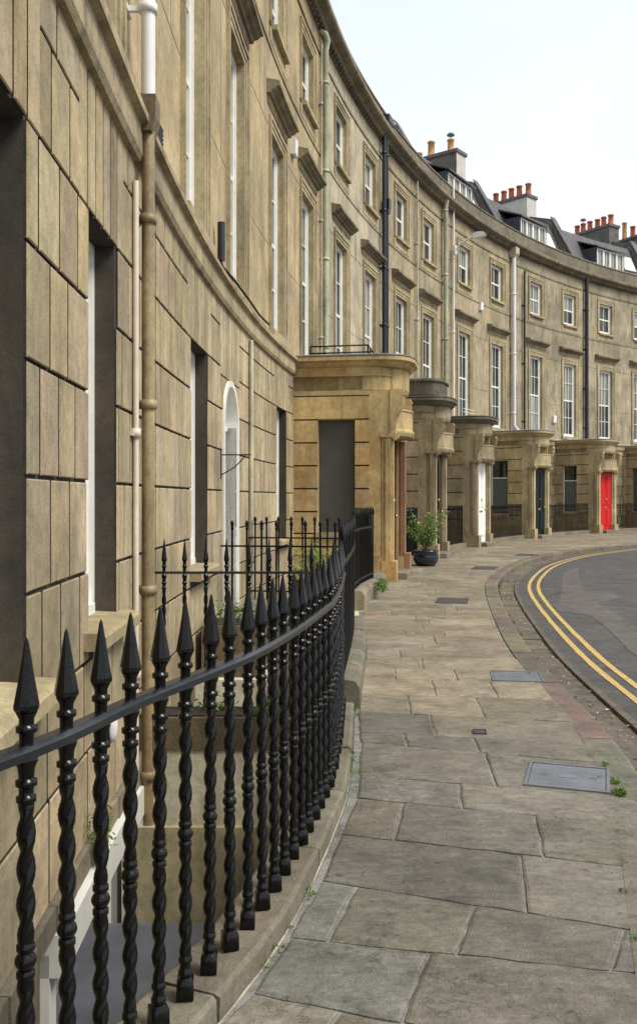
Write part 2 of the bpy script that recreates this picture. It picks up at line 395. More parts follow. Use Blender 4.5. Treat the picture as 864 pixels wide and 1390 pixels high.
for i in range(len(anch)-1):
    (l0,r0),(l1,r1)=anch[i],anch[i+1]
    l0,r0,l1,r1=map(Vector,(l0,r0,l1,r1))
    W=(r0-l0).length
    if i in splits: sp=splits[i]
    else:
        sp=[];x=rnd(.25,.8)
        while x<W-.3: sp.append(x/W); x+=rnd(.42,1.05)
    ff=[0]+sp+[1]
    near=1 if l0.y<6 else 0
    for a,b in zip(ff[:-1],ff[1:]):
        ja=rnd(-.012,.012) if 0<a else 0; jb=0
        q=[l0.lerp(r0,a),l0.lerp(r0,b),l1.lerp(r1,b),l1.lerp(r1,a)]
        pc=random.choice(pal); k=rnd(.9,1.12)
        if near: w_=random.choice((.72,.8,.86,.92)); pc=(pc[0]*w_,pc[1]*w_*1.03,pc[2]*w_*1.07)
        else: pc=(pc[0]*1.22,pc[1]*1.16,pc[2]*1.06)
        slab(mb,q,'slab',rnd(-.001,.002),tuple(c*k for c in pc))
structure(mb.build('pavement'))
# kerb stones, gutter channel, thin edge strip
mb=MB(); i=0
while i<len(Kout)-2:
    j=min(len(Kout)-1,i+random.choice((3,4,4,5)))
    A=[Kin[k] for k in range(i,j+1)];B=[Kout[k] for k in range(i,j+1)]
    g=.008; t=random.choice(pal); t=tuple(c*rnd(.85,1.1) for c in t)
    da=(A[1]-A[0]).normalized()*g; A[0]=A[0]+da;B[0]=B[0]+da;A[-1]=A[-1]-da;B[-1]=B[-1]-da
    zt=.001+rnd(-.003,.004); n=len(A)
    A=[p+(q-p).normalized()*.006 for p,q in zip(A,B)]
    Bt=[q+(p-q).normalized()*.02 for p,q in zip(A,B)]
    vs=[]
    for a,bt,b in zip(A,Bt,B): vs+=[(a.x,a.y,-.05),(a.x,a.y,zt),(bt.x,bt.y,zt-.001),(b.x,b.y,zt-.018),(b.x,b.y,-.16)]
    fs=[]
    for k in range(n-1):
        for q in range(4): fs.append([5*k+q,5*k+q+1,5*k+q+6,5*k+q+5])
    fs.append([0,1,2,3,4]);fs.append([5*(n-1)+q for q in range(5)])
    mb.add(vs,fs,'kerb',tint=t); i=j
structure(mb.build('kerb'))
ch=offset(Kout,.29); 
mb=MB(); strip(mb,Kout,offset(Kout,.45),-.125,'channel')
O1,O2=offset(Kout,.008),offset(Kout,.28); i=0
while i<len(Kout)-3:   # channel stones of uneven length
    j=i+random.choice((1,2,2,3))
    if j>len(Kout)-1: j=len(Kout)-1
    q=[O1[k] for k in range(i,j+1)]+[O2[k] for k in range(j,i-1,-1)]
    c_=.012; q[0]=q[0].lerp(O1[i+1],.03)
    slab(mb,q,'channel',-.112+rnd(-.006,.006),tnt(.18,.06),gap=.003,th=.02,wob=.005)
    i=j
structure(mb.build('gutter'))
mb=MB(); e0=offset(Kout,.29);e1=offset(Kout,.345)
strip(mb,e0,e0,-.2,'kerb',z2=-.088);strip(mb,e0,e1,-.088,'kerb',tint=(.75,.7,.68));strip(mb,e1,e1,-.088,'kerb',z2=-.2)
structure(mb.build('gutter_edging'))
# road
e=offset(Kout,.345)
poly=[(p.x,p.y,-.1) for p in e]+[(120,60,-.1),(120,-120,-.1),(-60,-120,-.1),(-12,-20,-.1)]
bm=bmesh.new(); f=bm.faces.new([bm.verts.new(p) for p in poly]); bmesh.ops.triangulate(bm,faces=[f])
me=bpy.data.meshes.new('road'); bm.normal_update(); bm.to_mesh(me); bm.free(); me.materials.append(M['asphalt'])
o=bpy.data.objects.new('road',me); COL.objects.link(o); structure(o)
def unp(px,py,z=-.1): d=(1.5-z)/(py-676); return ((px-432)*d,1200*d)
def patch(pts,mat,z,name):
    q=[unp(640+x/3.857,720+y/3.857) for x,y in pts]; q=cat(V2(q+[q[0]]),.4)[:-1]
    bm=bmesh.new(); f=bm.faces.new([bm.verts.new((p.x+rnd(-.02,.02),p.y+rnd(-.03,.03),z)) for p in q]); bmesh.ops.triangulate(bm,faces=[f])
    me=bpy.data.meshes.new(name); bm.normal_update(); bm.to_mesh(me); bm.free(); me.materials.append(M[mat])
    o=bpy.data.objects.new(name,me); COL.objects.link(o); return structure(o)
patch([(470,228),(520,200),(552,192),(556,230),(575,280),(598,318),(680,322),(750,335),(772,352),(740,368),(655,380),(740,430),(870,522),(870,660),(770,575),(690,500),(600,440),(520,432),(445,425),(425,395),(458,360),(470,300)],'asphalt_patch',-.096,'road_repair')
patch([(372,235),(460,228),(468,262),(466,325),(390,345),(372,300)],'asphalt_patch',-.0955,'road_repair').data.materials[0]=M['asphalt']
M['yellow'] 
mb=MB()
for dd in (.545,.70):
    a=offset(Kout,dd-.031);b=offset(Kout,dd+.031)
    lo=6; n=len(Kout)
    i=lo
    while i<n-3:
        A=a[i:i+13];B=b[i:i+13]
        strip(mb,[p+Vector((rnd(-.004,.004),0)) for p in A],[p+Vector((rnd(-.004,.004),0)) for p in B],-.0955+.0001,'yellow',tint=(1,1,1)); i+=12
structure(mb.build('yellow_lines',recalc=False))
# large ground sheet, which is also the floor of the sunken areas
mb=MB(); mb.add([(-400,-400,-2.4),(400,-400,-2.4),(400,500,-2.4),(-400,500,-2.4)],[[0,1,2,3]],'earth'); structure(mb.build('ground'))
# retaining wall between the pavement and the sunken areas
mb=MB(); a=offset(Lbase,-.14); b=offset(Lbase,.09)
vs=[];n=len(a)
for i in range(n): vs+=[(a[i].x,a[i].y,-2.4),(a[i].x,a[i].y,-.02),(b[i].x,b[i].y,-.02),(b[i].x,b[i].y,-.3)]
fs=[]
for i in range(n-1):
    for q in range(3): fs.append([4*i+q,4*i+q+1,4*i+q+5,4*i+q+4])
mb.add(vs,fs,'cream_render'); mb.build('retaining_wall'); 
o=bpy.data.objects['retaining_wall']; tag(o,'cream rendered wall holding up the pavement edge beside the sunken basement areas','retaining wall')
# plinth stones carrying the railings
def plinth(name,label,line,zt,w0=-.13,w1=.10,round_=False):
    mb=MB(); i=0; n=len(line)
    while i<n-1:
        j=min(n-1,i+random.choice((7,9,11,6))); 
        A=offset(line,w0)[i:j+1];B=offset(line,w1)[i:j+1]
        d=(A[1]-A[0]).normalized()*.006; A[0]=A[0]+d;B[0]=B[0]+d;A[-1]=A[-1]-d;B[-1]=B[-1]-d
        zz=zt+rnd(-.006,.006); vs=[]
        if round_: pr=[(0,-.1),(0,.75),(.12,.95),(.35,1),(.65,1),(.88,.95),(1,.72),(1,-.1)]
        else: pr=[(0,-.1),(0,.92),(.05,1),(.92,1),(1,.85),(1.0,-.1)]
        k=len(pr)
        for a,b in zip(A,B):
            for u,h in pr:
                p=a.lerp(b,u); vs.append((p.x+rnd(-.003,.003),p.y,zz*h+(rnd(-.003,.003) if h>0 else 0)))
        fs=[]
        for q in range(len(A)-1):
            for r in range(k-1): fs.append([q*k+r,q*k+r+1,q*k+r+1+k,q*k+r+k])
        fs.append(list(range(k)));fs.append([(len(A)-1)*k+r for r in range(k)])
        mb.add(vs,fs,'plinth',tint=tnt(.2,.06)); i=j
    o=mb.build(name); return tag(o,label,'railing plinth')
plinth('railing_plinth','low weathered stone edging under the nearest twisted railings',Fp,.075,-.12,.082)
plinth('railing_plinth','taller rounded stone kerb under the plain railings just past the first bend',F2,.2,-.12,.13,True)
plinth('railing_plinth','raised stone kerb with weeds leading up to the first porch',cat(V2([(.475,11.9),(.62,12.9),(.86,13.9),(1.0,14.9)]),.1),.25,-.12,.14,True)

# ------------------------------------------------------------------ houses
def wall_grid(mb,s0,s1,z0,z1,n,holes,depth,mat,rmat,seg=.55,back=None):
    S=sorted(set([s0,s1]+[h[i] for h in holes for i in (0,1) if s0<h[i]<s1])); 
    S2=[]
    for a,b in zip(S[:-1],S[1:]):
        k=max(1,int(math.ceil((b-a)/seg))); S2+=[a+(b-a)*i/k for i in range(k)]
    S2.append(s1)
    Z=sorted(set([z0,z1]+[h[i] for h in holes for i in (2,3) if z0<h[i]<z1]))
    for a,b in zip(S2[:-1],S2[1:]):
        for c,d in zip(Z[:-1],Z[1:]):
            ms,mz=(a+b)/2,(c+d)/2
            if any(h[0]<ms<h[1] and h[2]<mz<h[3] for h in holes): continue
            mb.add([P(a,n,c),P(b,n,c),P(b,n,d),P(a,n,d)],[[0,1,2,3]],mat)
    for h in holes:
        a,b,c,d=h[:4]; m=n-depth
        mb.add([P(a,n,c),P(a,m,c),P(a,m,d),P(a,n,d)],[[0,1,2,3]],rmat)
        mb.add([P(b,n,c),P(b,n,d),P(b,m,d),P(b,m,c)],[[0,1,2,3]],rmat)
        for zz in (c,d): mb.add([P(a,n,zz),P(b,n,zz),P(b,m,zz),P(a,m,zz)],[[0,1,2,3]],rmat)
def sash(parent,sc,w,z0,z1,n,cols,rows,mat='white',glass='glass',name='window',open_=0):
    """box sash window, outer face of frame at n"""
    a,b=sc-w/2,sc+w/2; mb=MB()
    mb.sbox(a,a+.07,n-.10,n,z0,z1,mat);mb.sbox(b-.07,b,n-.10,n,z0,z1,mat)
    mb.sbox(a+.07,b-.07,n-.10,n,z1-.06,z1,mat);mb.sbox(a+.07,b-.07,n-.10,n+.02,z0,z0+.07,mat)
    zm=z0+(z1-z0)*.5; a2,b2=a+.07,b-.07
    mb.sbox(a2,b2,n-.075,n-.035,zm-.03,zm+.03,mat)
    mb.sbox(a2,a2+.045,n-.06,n-.025,z0+.07,z1-.06,mat);mb.sbox(b2-.045,b2,n-.06,n-.025,z0+.07,z1-.06,mat)
    mb.sbox(a2+.045,b2-.045,n-.06,n-.025,z0+.07,z0+.14,mat);mb.sbox(a2+.045,b2-.045,n-.06,n-.025,z1-.1,z1-.06,mat)
    ga,gb=a2+.045,b2-.045
    for i in range(1,cols):
        x=ga+(gb-ga)*i/cols; mb.sbox(x-.012,x+.012,n-.062,n-.04,z0+.14,zm-.03,mat); mb.sbox(x-.012,x+.012,n-.062,n-.04,zm+.03,z1-.1,mat)
    for (lo,hi) in ((z0+.14,zm-.03),(zm+.03,z1-.1)):
        for i in range(1,rows):
            z=lo+(hi-lo)*i/rows; mb.sbox(ga,gb,n-.066,n-.036,z-.012,z+.012,mat)
    o=mb.build(name,parent)
    g=MB()
    g.sbox(a2,b2,n-.072,n-.067,z0+.07,zm,glass); g.sbox(a2,b2,n-.079,n-.073,zm,z1-.06,'glass_net' if R_()<.22 else 'glass')
    g.build('pane',o)
    return o
def architrave(mb,sc,w,z0,z1,mat,wd=.2,top=True,n=0.):
    a,b=sc-w/2,sc+w/2
    for (o0,o1,pn) in ((0,.075,.018),(.075,.15,.032),(.15,wd,.052)):
        mb.sbox(a-o1,a-o0,n,n+pn,z0,z1+o0,mat); mb.sbox(b+o0,b+o1,n,n+pn,z0,z1+o0,mat)
        mb.sbox(a-o1,b+o1,n,n+pn,z1+o0,z1+o1,mat)
def hood(parent,sc,w,z,mat='hood'):
    mb=MB(); a,b=sc-w/2-.38,sc+w/2+.38
    mb.prof(a,b,[(0,z),(.07,z),(.09,z+.04),(.15,z+.06),(.17,z+.09),(.22,z+.10),(.22,z+.16),(.20,z+.18),(0,z+.23)],mat)
    mb.prof(a+.06,b-.06,[(0,z-.12),(.02,z-.12),(.03,z),(0,z)],'trim',tint=(.8,.78,.75))
    return mb.build('window_hood',parent)
def blocks(mb,s0,s1,zs,n0,n1,holes,pitch,mat,gap=.0095,seed=0,rmat=None):
    rg=random.Random(seed)
    for ci,(za,zb) in enumerate(zip(zs[:-1],zs[1:])):
        cuts=[]; x=s0+(pitch*.5 if ci%2 else pitch)+rg.uniform(-.05,.05)
        while x<s1-.12: cuts.append(x); x+=pitch*rg.uniform(.9,1.12)
        iv=[(a,b) for a,b in zip([s0]+cuts,cuts+[s1])]
        for h in holes:
            if h[3]<=za+.02 or h[2]>=zb-.02: continue
            nv=[]
            for a,b in iv:
                if b<=h[0] or a>=h[1]: nv.append((a,b)); continue
                if a<h[0]-.03: nv.append((a,h[0]))
                if b>h[1]+.03: nv.append((h[1],b))
            iv=nv
        m=[]
        for a,b in iv:   # merge slivers
            if m and b-a<.12 and abs(m[-1][1]-a)<1e-6: m[-1]=(m[-1][0],b)
            else: m.append((a,b))
        for a,b in m:
            def edge(x): return any(abs(x-h[0])<1e-6 or abs(x-h[1])<1e-6 for h in holes)
            ga=0 if edge(a) else gap; gb=0 if edge(b) else gap
            blk(mb,a+ga*2.1,b-gb*2.1,za+gap,zb-gap,n0,n1,mat,rg)
def blk(mb,a,b,c,d,n0,n1,mat,rg=random,ch=.006):
    k=1+rg.uniform(-.22,.15); t=(k*(1+rg.uniform(-.04,.05)),k,k*(1+rg.uniform(-.10,.08)))
    m=(a+b)/2
    vs=[P(a,n0,c),P(b,n0,c),P(b,n0,d),P(a,n0,d),P(a,n1-ch,c),P(b,n1-ch,c),P(b,n1-ch,d),P(a,n1-ch,d),P(a+ch,n1,c+ch),P(b-ch,n1,c+ch),P(b-ch,n1,d-ch),P(a+ch,n1,d-ch)]
    mb.add(vs,[[8,9,10,11]]+[[4+i,4+(i+1)%4,8+(i+1)%4,8+i] for i in range(4)],mat,tint=t)
    mb.add(vs[:8],[[i,(i+1)%4,4+(i+1)%4,4+i] for i in range(4)],'joint',tint=(1,1,1))
def pipe(parent,s,z0,z1,r,mat,n=.12,name='drainpipe',collars=2.0,bend=None,top=None,wall=0.):
    mb=MB(); pts=[P(s,n,z0),P(s,n,z1)]
    if bend: pts=[P(s+bend,n+.12,z0-.12),P(s+bend*.6,n+.03,z0-.02),P(s,n,z0+.15),P(s,n,z1)]
    if top: pts=pts[:-1]+[P(s,n,z1-.3),P(s-.04,n+.05,z1-.1),P(s-.12,n+.02,z1),P(s-.16,n-.1,z1+.06)]
    mb.tube(pts,r,mat,12)
    z=z0+.6
    while z<z1-.3:
        p=P(s,n,z); mb.lathe(p,[(r,0),(r+.014,.0),(r+.014,.06),(r,.06)],mat,12)
        mb.sbox(s-r-.05,s+r+.05,wall,wall+.02,z+.01,z+.05,mat); mb.sbox(s-.015,s+.015,wall,n,z+.012,z+.048,mat)
        z+=collars
    return mb.build(name,parent)

WIN1=(4.25,7.53); WIN2=(9.25,10.65)
def porch(house,sA,st):
    """projecting entrance porch; sA is its near side. n runs to D in front."""
    w=1.78; sB=sA+w; D=st.get('D',2.05); dz=st.get('dz',0); wo=st.get('wo',.98); mat=st['mat']; cor=st['cornice']; N0=.045
    W0,W1=.75+.0,1.42  # window distance back from front
    mb=MB()
    wn0,wn1=D-wo-.69,D-wo   # window in n
    zt0,zt1=.87,2.93
    T=.24
    def side(sa,sb,win):
        lo,hi=min(sa,sb),max(sa,sb)
        if win:
            mb.sbox(lo,hi,N0,wn0,0,3.45,mat);mb.sbox(lo,hi,wn1,D-.22,0,3.45,mat)
            mb.sbox(lo,hi,wn0,wn1,0,zt0,mat);mb.sbox(lo,hi,wn0,wn1,zt1,3.45,mat)
        else: mb.sbox(lo,hi,N0,D-.22,0,3.45,mat)
    side(sA+.02,sA+T,True); side(sB-T,sB-.02,False)
    mb.sbox(sA+.02,sB-.02,N0,D-.5,3.45,3.72+dz,mat)
    # raised courses on the near and far side walls, with open joints between
    zs=[.44,.85,1.25,1.67,2.09,2.51,2.93,3.36]
    rg=random.Random(int(sA*10))
    def course(lo,hi,za,zb,far):
        k=1+rg.uniform(-.16,.12); t=(k*(1+rg.uniform(-.02,.06)),k,k*(1+rg.uniform(-.12,.05)))
        if hi-lo<.03: return
        if far: mb.sbox(sB-.021,sB+.002,lo,hi,za+.014,zb-.014,mat,tint=t)
        else: mb.sbox(sA-.012,sA+.021,lo,hi,za+.014,zb-.014,mat,tint=t); mb.sbox(sA+.017,sA+.0195,lo,hi,zb-.014,zb+.014,'joint',tint=(1,1,1))
    for far in (0,1):
        for i,(za,zb) in enumerate(zip(zs[:-1],zs[1:])):
            cut=[N0,D-.42]
            if not far and zb>zt0+.05 and za<zt1-.05: segs=[(N0,wn0),(wn1,D-.42)]
            else: segs=[(N0,(.62 if i%2 else .95)),((.62 if i%2 else .95)+.004,D-.42)]
            for a,b in segs: course(a,b,za,zb,far)
        # smooth strip next to the pilaster
        if far: mb.sbox(sB-.021,sB+.002,D-.42,D-.22,.44,3.36,mat)
        else: mb.sbox(sA-.002,sA+.021,D-.42,D-.22,.44,3.36,mat)
    for a,b in ((N0,D-.2),):
        mb.sbox(sA-.03,sA+.022,a,b,0,.43,mat,tint=(.85,.85,.85)); mb.sbox(sB-.022,sB+.03,a,b,0,.43,mat,tint=(.85,.85,.85))
    # pilasters either side of the door
    for a,b in ((sA-.0,sA+.29),(sB-.29,sB+.0)):
        mb.sbox(a+.03,b-.03,D-.21,D-.02,.36,2.66,mat); mb.sbox(a-.006,b+.006,D-.13,D-.035,.36,2.66,mat)
        mb.sbox(a+.05,b-.05,D-.02,D+.01,.36,2.66,mat)
        mb.sbox(a-.03,b+.03,D-.22,D+.07,-.02,.36,mat,tint=(.95,.95,.92) )
        mb.sbox(a+.02,b-.02,D-.22,D+.0,2.66,3.46,mat)
        mb.sbox(a-.02,b+.02,D-.225,D+.05,2.60,2.66,mat)
    # door jamb linings
    jm=st.get('jamb',mat)
    for a,b in ((sA+.29,sA+.33),(sB-.33,sB-.29)): mb.sbox(a,b,D-.45,D-.05,.0,2.62,jm)
    if st.get('jamb'):
        mb.sbox(sB-.29,sB-.08,D+.01,D+.10,.36,2.60,jm)
        mb.sbox(sB-.31,sB-.04,D+.07,D+.2,-.02,.42,jm)
    # recessed stone behind lintel block
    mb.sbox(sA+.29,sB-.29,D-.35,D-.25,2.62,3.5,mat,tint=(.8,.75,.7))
    body=mb.build('porch',house)
    # bowed outline for drum, frieze and cornice
    def outline(o,bow=.28,back=N0):
        pts=[]; a,b=sA-o,sB+o; sh=D-.55
        pts.append((a,back)); pts.append((a,.9)); 
        K=18; 
        for i in range(K+1):
            t=math.pi*(1-i/K)
            c=math.cos(t); sn=math.sin(t)
            e=.62
            x=(a+b)/2+(b-a)/2*math.copysign(abs(c)**e,c); y=sh+(D+bow+o-sh)*abs(sn)**e
            pts.append((x,y))
        pts.append((b,.9)); pts.append((b,back)); return pts
    def stackm(mb,levels,mat,bow=.28):
        if bow is None: bow=.1
        rings=[[P(x,y,z) for x,y in outline(o,bow)] for o,z in levels]; k=len(rings[0]); vs=[p for r in rings for p in r]; fs=[]
        for i in range(len(rings)-1):
            for j in range(k): a=i*k+j;b=i*k+(j+1)%k; fs.append([a,b,b+k,a+k])
        fs.append(list(range(k))[::-1]); fs.append([(len(rings)-1)*k+j for j in range(k)])
        mb.add(vs,fs,mat)
    mb=MB(); stackm(mb,[(-.02,3.46),(-.02,3.62+dz),(.012,3.63+dz),(.012,3.65+dz),(-.012,3.66+dz),(-.012,3.79+dz)],mat,.06)
    FR=mb
    mb=MB()
    stackm(mb,[(o_,z_+dz) for o_,z_ in [(.0,3.79),(.03,3.81),(.06,3.84),(.07,3.87),(.125,3.895),(.14,3.90),(.14,3.965),(.125,3.975)]],cor,.24)
    mb.build('cornice',body)
    mb=MB(); stackm(mb,[(o_,z_+dz) for o_,z_ in [(.12,3.976),(.15,3.98),(.15,4.0),(.1,4.015),(-.25,4.05)]],st.get('roof','lead'),.24)
    mb.build('porch_roof',body)
    if st.get('attic'):
        mb=MB(); stackm(mb,[(-.03,4.05),(-.03,4.38),(.01,4.39),(.01,4.44),(-.02,4.46)],'sooty',.15); mb.build('attic_block',body)
    # bowed lintel block between the consoles
    mb=MB(); a,b=sA+.22,sB-.22; K=12
    def bowed(levels,mat,mb=mb,bw=.30):
        rings=[]
        for dn,z in levels:
            r=[P(a,D-.26,z)]
            for i in range(K+1):
                u=i/K; r.append(P(a+(b-a)*u,D-.02+dn+bw*math.sin(math.pi*u)**.5,z))
            r.append(P(b,D-.26,z)); rings.append(r)
        k=len(rings[0]); fs=[]
        for i in range(len(rings)-1):
            for j in range(k): p=i*k+j;q=i*k+(j+1)%k; fs.append([p,q,q+k,p+k])
        fs.append(list(range(k))[::-1]);fs.append([(len(rings)-1)*k+j for j in range(k)])
        mb.add([p for r in rings for p in r],fs,mat)
    bowed([(-.05,2.62),(.02,2.64),(.05,2.70),(.05,2.74),(.02,2.76),(.02,3.08),(.04,3.1),(.03,3.13)],mat)
    mb.build('lintel_block',body)
    bowed([(-.12,3.40),(-.03,3.43),(-.0,3.50),(-.0,3.79+dz)],mat,FR,.25); FR.build('frieze',body)
    a,b=sA+.29,sB-.29
    # fanlight slot above lintel
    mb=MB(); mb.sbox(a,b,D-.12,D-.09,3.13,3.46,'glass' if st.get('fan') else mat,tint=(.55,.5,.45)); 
    mb.sbox(a,a+.05,D-.09,D-.05,3.13,3.46,'white' if st.get('fan') else mat);mb.sbox(b-.05,b,D-.09,D-.05,3.13,3.46,'white' if st.get('fan') else mat)
    mb.build('fanlight',body)
    # scroll consoles, extruded in s
    for a0 in (sA+.0,sB-.16):
        mb=MB(); K=26; fr=[]
        for i in range(K+1):
            u=i/K; z=2.66+.80*u
            nn=D+.07+.10*u+.05*math.sin(u*2*math.pi+math.pi*1.05)+(.03 if u>.85 else 0)
            fr.append((nn,z))
        pr=[(D-.05,2.66)]+fr+[(D-.05,3.46)]
        mb.prof(a0,a0+.16,pr,mat,tint=(1.05,1.05,1.05))
        mb.prof(a0+.04,a0+.12,[(D,2.72)]+[(x+.018,z) for x,z in fr[2:-2]]+[(D,3.4)],mat)
        mb.prof(a0-.012,a0+.172,[(D-.02,2.585),(D+.05,2.54),(D+.1,2.585),(D+.12,2.66),(D-.02,2.66)],mat)
        mb.build('console',body)
    # door
    mb=MB(); a,b=sA+.33,sB-.33; n=D-.09; dm=st['door']; z0,z1=.12,2.60
    mb.sbox(a,b,n-.05,n,z0,z1,dm)
    mid=(a+b)/2
    for x0,x1 in ((a+.1,mid-.05),(mid+.05,b-.1)):
        for zz0,zz1 in ((.3,1.0),(1.2,2.45)):
            mb.sbox(x0,x1,n,n+.012,zz0,zz1,dm); mb.sbox(x0+.03,x1-.03,n+.012,n+.022,zz0+.03,zz1-.03,dm)
    mb.sbox(mid-.15,mid+.15,n,n+.02,1.06,1.11,'brass'); 
    mb.lathe(P(mid,n+.03,1.45),[(.0,-.03),(.03,-.02),(.035,0),(.03,.02),(0,.03)],'brass',10)
    mb.lathe(P(b-.09,n+.03,1.15),[(.0,-.03),(.03,-.02),(.035,0),(.03,.02),(0,.03)],'brass',10)
    d=mb.build('door',body)
    if st.get('dl'): d['label']=st['dl']
    mb=MB(); mb.prof(sA+.31,sB-.31,[(D-.5,-.02),(D+.22,-.02),(D+.24,.0),(D+.24,.10),(D+.22,.12),(D-.5,.12)],'plinth'); mb.build('doorstep',body)
    # side window
    mb=MB(); g=sA+.16
    wf='white'
    if st.get('blind'):
        mb.sbox(g,g+.03,wn0,wn1,zt0,zt1,'blind')
        z=zt0+.05
        while z<zt1: mb.prof(g-.003,g+.001,[(wn0+.01,z),(wn1-.01,z),(wn1-.01,z+.03),(wn0+.01,z+.03)],'blind'); z+=.06
    else:
        for z_a,z_b in ((zt0,zt0+.04),(zt1-.03,zt1),(2.23,2.27)): mb.sbox(g-.03,g+.03,wn0,wn1,z_a,z_b,wf)
        mb.sbox(g-.03,g+.03,wn0,wn0+.04,zt0,zt1,wf); mb.sbox(g-.03,g+.03,wn1-.04,wn1,zt0,zt1,wf)
    if not st.get('blind'):
        mb.sbox(g-.004,g+.01,wn0+.04,wn1-.04,2.27,zt1-.03,'glass'); mb.sbox(g-.004,g+.01,wn0+.04,wn1-.04,zt0+.04,2.23,st.get('lower','frost'))
    mb.build('side_window',body)
    mb=MB(); mb.sbox(sA-.06,sA+.14,wn0-.04,wn1+.04,zt0-.09,zt0,'trim'); mb.build('window_sill',body)
    return body

def facade_house(idx,s0,s1,wins,gwins,st):
    o0=P((s0+s1)/2,0,0)
    h=empty('terraced_house',o0,st['label'],'house','houses of the curved terrace')
    up=st['up']; 
    # upper walls
    holes=[]
    for sc in wins:
        holes.append((sc-.55,sc+.55)+WIN1); holes.append((sc-.53,sc+.53)+WIN2)
    mb=MB(); wall_grid(mb,s0,s1,4.0,11.5,0,holes,.2,up,'trim')
    mb.build('upper_wall',h,recalc=False)
    # ground-floor wall
    gh=[g[:4] for g in gwins]
    door=st.get('arch')
    if door: gh.append((door-.475,door+.475,.1,2.40)); 
    mb=MB(); 
    fullholes=list(gh)
    if door: fullholes[-1]=(door-.475,door+.475,.1,2.88)
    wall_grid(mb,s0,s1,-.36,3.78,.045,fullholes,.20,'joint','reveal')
    zs=[-.30,.17,.64,1.11,1.587,2.06,2.54,3.03,3.5,3.78] if st.get('joints',1) else [-.3,.64,1.587,2.54,3.03,3.78]
    bh=[(a,b,c,d) for a,b,c,d in fullholes]
    for a,b,c,d in gh:
        if d>2.9: bh.append(((a+b)/2-(b-a)/2-.2,(a+b)/2+(b-a)/2+.2,3.03,3.78))
    if door: bh.append((door-.7,door+.7,2.54,3.78))
    blocks(mb,s0+.004,s1-.004,zs,.044,.064,bh,.345,'ashlar',seed=idx,gap=.0085)
    for a,b,c,d in bh[len(fullholes):]:      # voussoirs of the flat arches
        k=int((b-a)/.19); 
        z_lo=3.03
        if door and abs((a+b)/2-door)<.01: z_lo=2.94
        rg=random.Random(idx+77)
        for i in range(k): blk(mb,a+(b-a)*i/k+.017,a+(b-a)*(i+1)/k-.017,z_lo+.004,3.77,.044,.064,'ashlar',rg)
    if door:  # blocks beside the head of the arch
        for a,b in ((door-.7,door-.49),(door+.49,door+.7)): blk(mb,a,b,2.55,2.93,.044,.064,'ashlar')
    # lower rough band and basement wall
    mb.build('ground_floor_wall',h)
    mb=MB()
    bz=st.get('basement_holes',[])
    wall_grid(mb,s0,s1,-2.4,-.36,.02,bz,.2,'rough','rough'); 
    n=int((s1-s0)/.35)
    for i in range(n): 
        a=s0+(s1-s0)*i/n; mb.sbox(a,a+(s1-s0)/n-.008,.02,.10+rnd(-.012,.014),-.42+rnd(-.02,.015),-.30,'rough',tint=tnt(.2))
    mb.build('basement_wall',h)
    # string course between floors
    mb=MB(); mb.prof(s0,s1,[(0,3.74),(.10,3.76),(.12,3.80),(.12,3.98),(.17,4.0),(.17,4.05),(.14,4.07),(0,4.11)],'band'); mb.build('string_course',h)
    mb=MB(); mb.sbox(s0,s1,0,.022,8.86,8.95,up,tint=(.85,.85,.85)); mb.sbox(s0,s1,0,.03,11.03,11.1,up,tint=(.7,.7,.7))
    # fine vertical and horizontal joints in the upper ashlar
    xs=[s0+.05]+[q for sc in wins for q in (sc-.76,sc+.76)]+[s1-.05]
    for a,b in zip(xs[::2],xs[1::2]):
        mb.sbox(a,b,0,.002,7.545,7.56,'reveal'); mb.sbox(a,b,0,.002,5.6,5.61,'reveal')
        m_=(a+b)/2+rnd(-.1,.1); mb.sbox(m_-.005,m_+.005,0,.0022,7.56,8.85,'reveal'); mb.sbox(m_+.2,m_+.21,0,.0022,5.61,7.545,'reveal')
    mb.build('sill_band',h)
    mb=MB()
    cn=[(0,11.5),(.05,11.5),(.07,11.56),(.14,11.58),(.16,11.64),(.30,11.68),(.34,11.72),(.34,11.82),(.30,11.85),(0,11.9)]
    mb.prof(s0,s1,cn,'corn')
    z=s0+.12
    while z<s1: mb.sbox(z,z+.09,.04,.125,11.50,11.575,'sooty',tint=(.9,.9,.85)); z+=.2
    mb.build('cornice',h)
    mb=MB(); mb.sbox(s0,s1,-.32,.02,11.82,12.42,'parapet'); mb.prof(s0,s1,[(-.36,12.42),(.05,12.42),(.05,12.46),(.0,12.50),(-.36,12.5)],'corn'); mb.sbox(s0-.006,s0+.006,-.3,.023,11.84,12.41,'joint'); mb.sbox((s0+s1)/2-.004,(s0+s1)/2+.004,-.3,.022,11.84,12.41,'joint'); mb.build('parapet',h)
    for sc in wins:
        w1=sash(h,sc,1.1,WIN1[0],WIN1[1],-.10,3,2,glass='glass_net' if R_()<.35 else 'glass')
        mb=MB(); architrave(mb,sc,1.1,WIN1[0],WIN1[1],'trim'); mb.sbox(sc-.78,sc+.78,0,.10,4.12,4.25,'trim'); mb.sbox(sc-.55,sc+.55,-.10,.0,4.2,4.252,'trim')
        mb.build('window_surround',w1)
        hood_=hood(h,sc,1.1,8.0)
        w2=sash(h,sc,1.06,WIN2[0],WIN2[1],-.09,2,1,glass='glass_net' if R_()<.25 else 'glass')
        mb=MB(); architrave(mb,sc,1.06,WIN2[0],WIN2[1],'trim',wd=.19); mb.sbox(sc-.60,sc+.60,0,.12,9.17,9.25,'trim'); mb.sbox(sc-.72,sc+.72,0,.03,8.95,9.17,'trim'); mb.build('window_surround',w2)
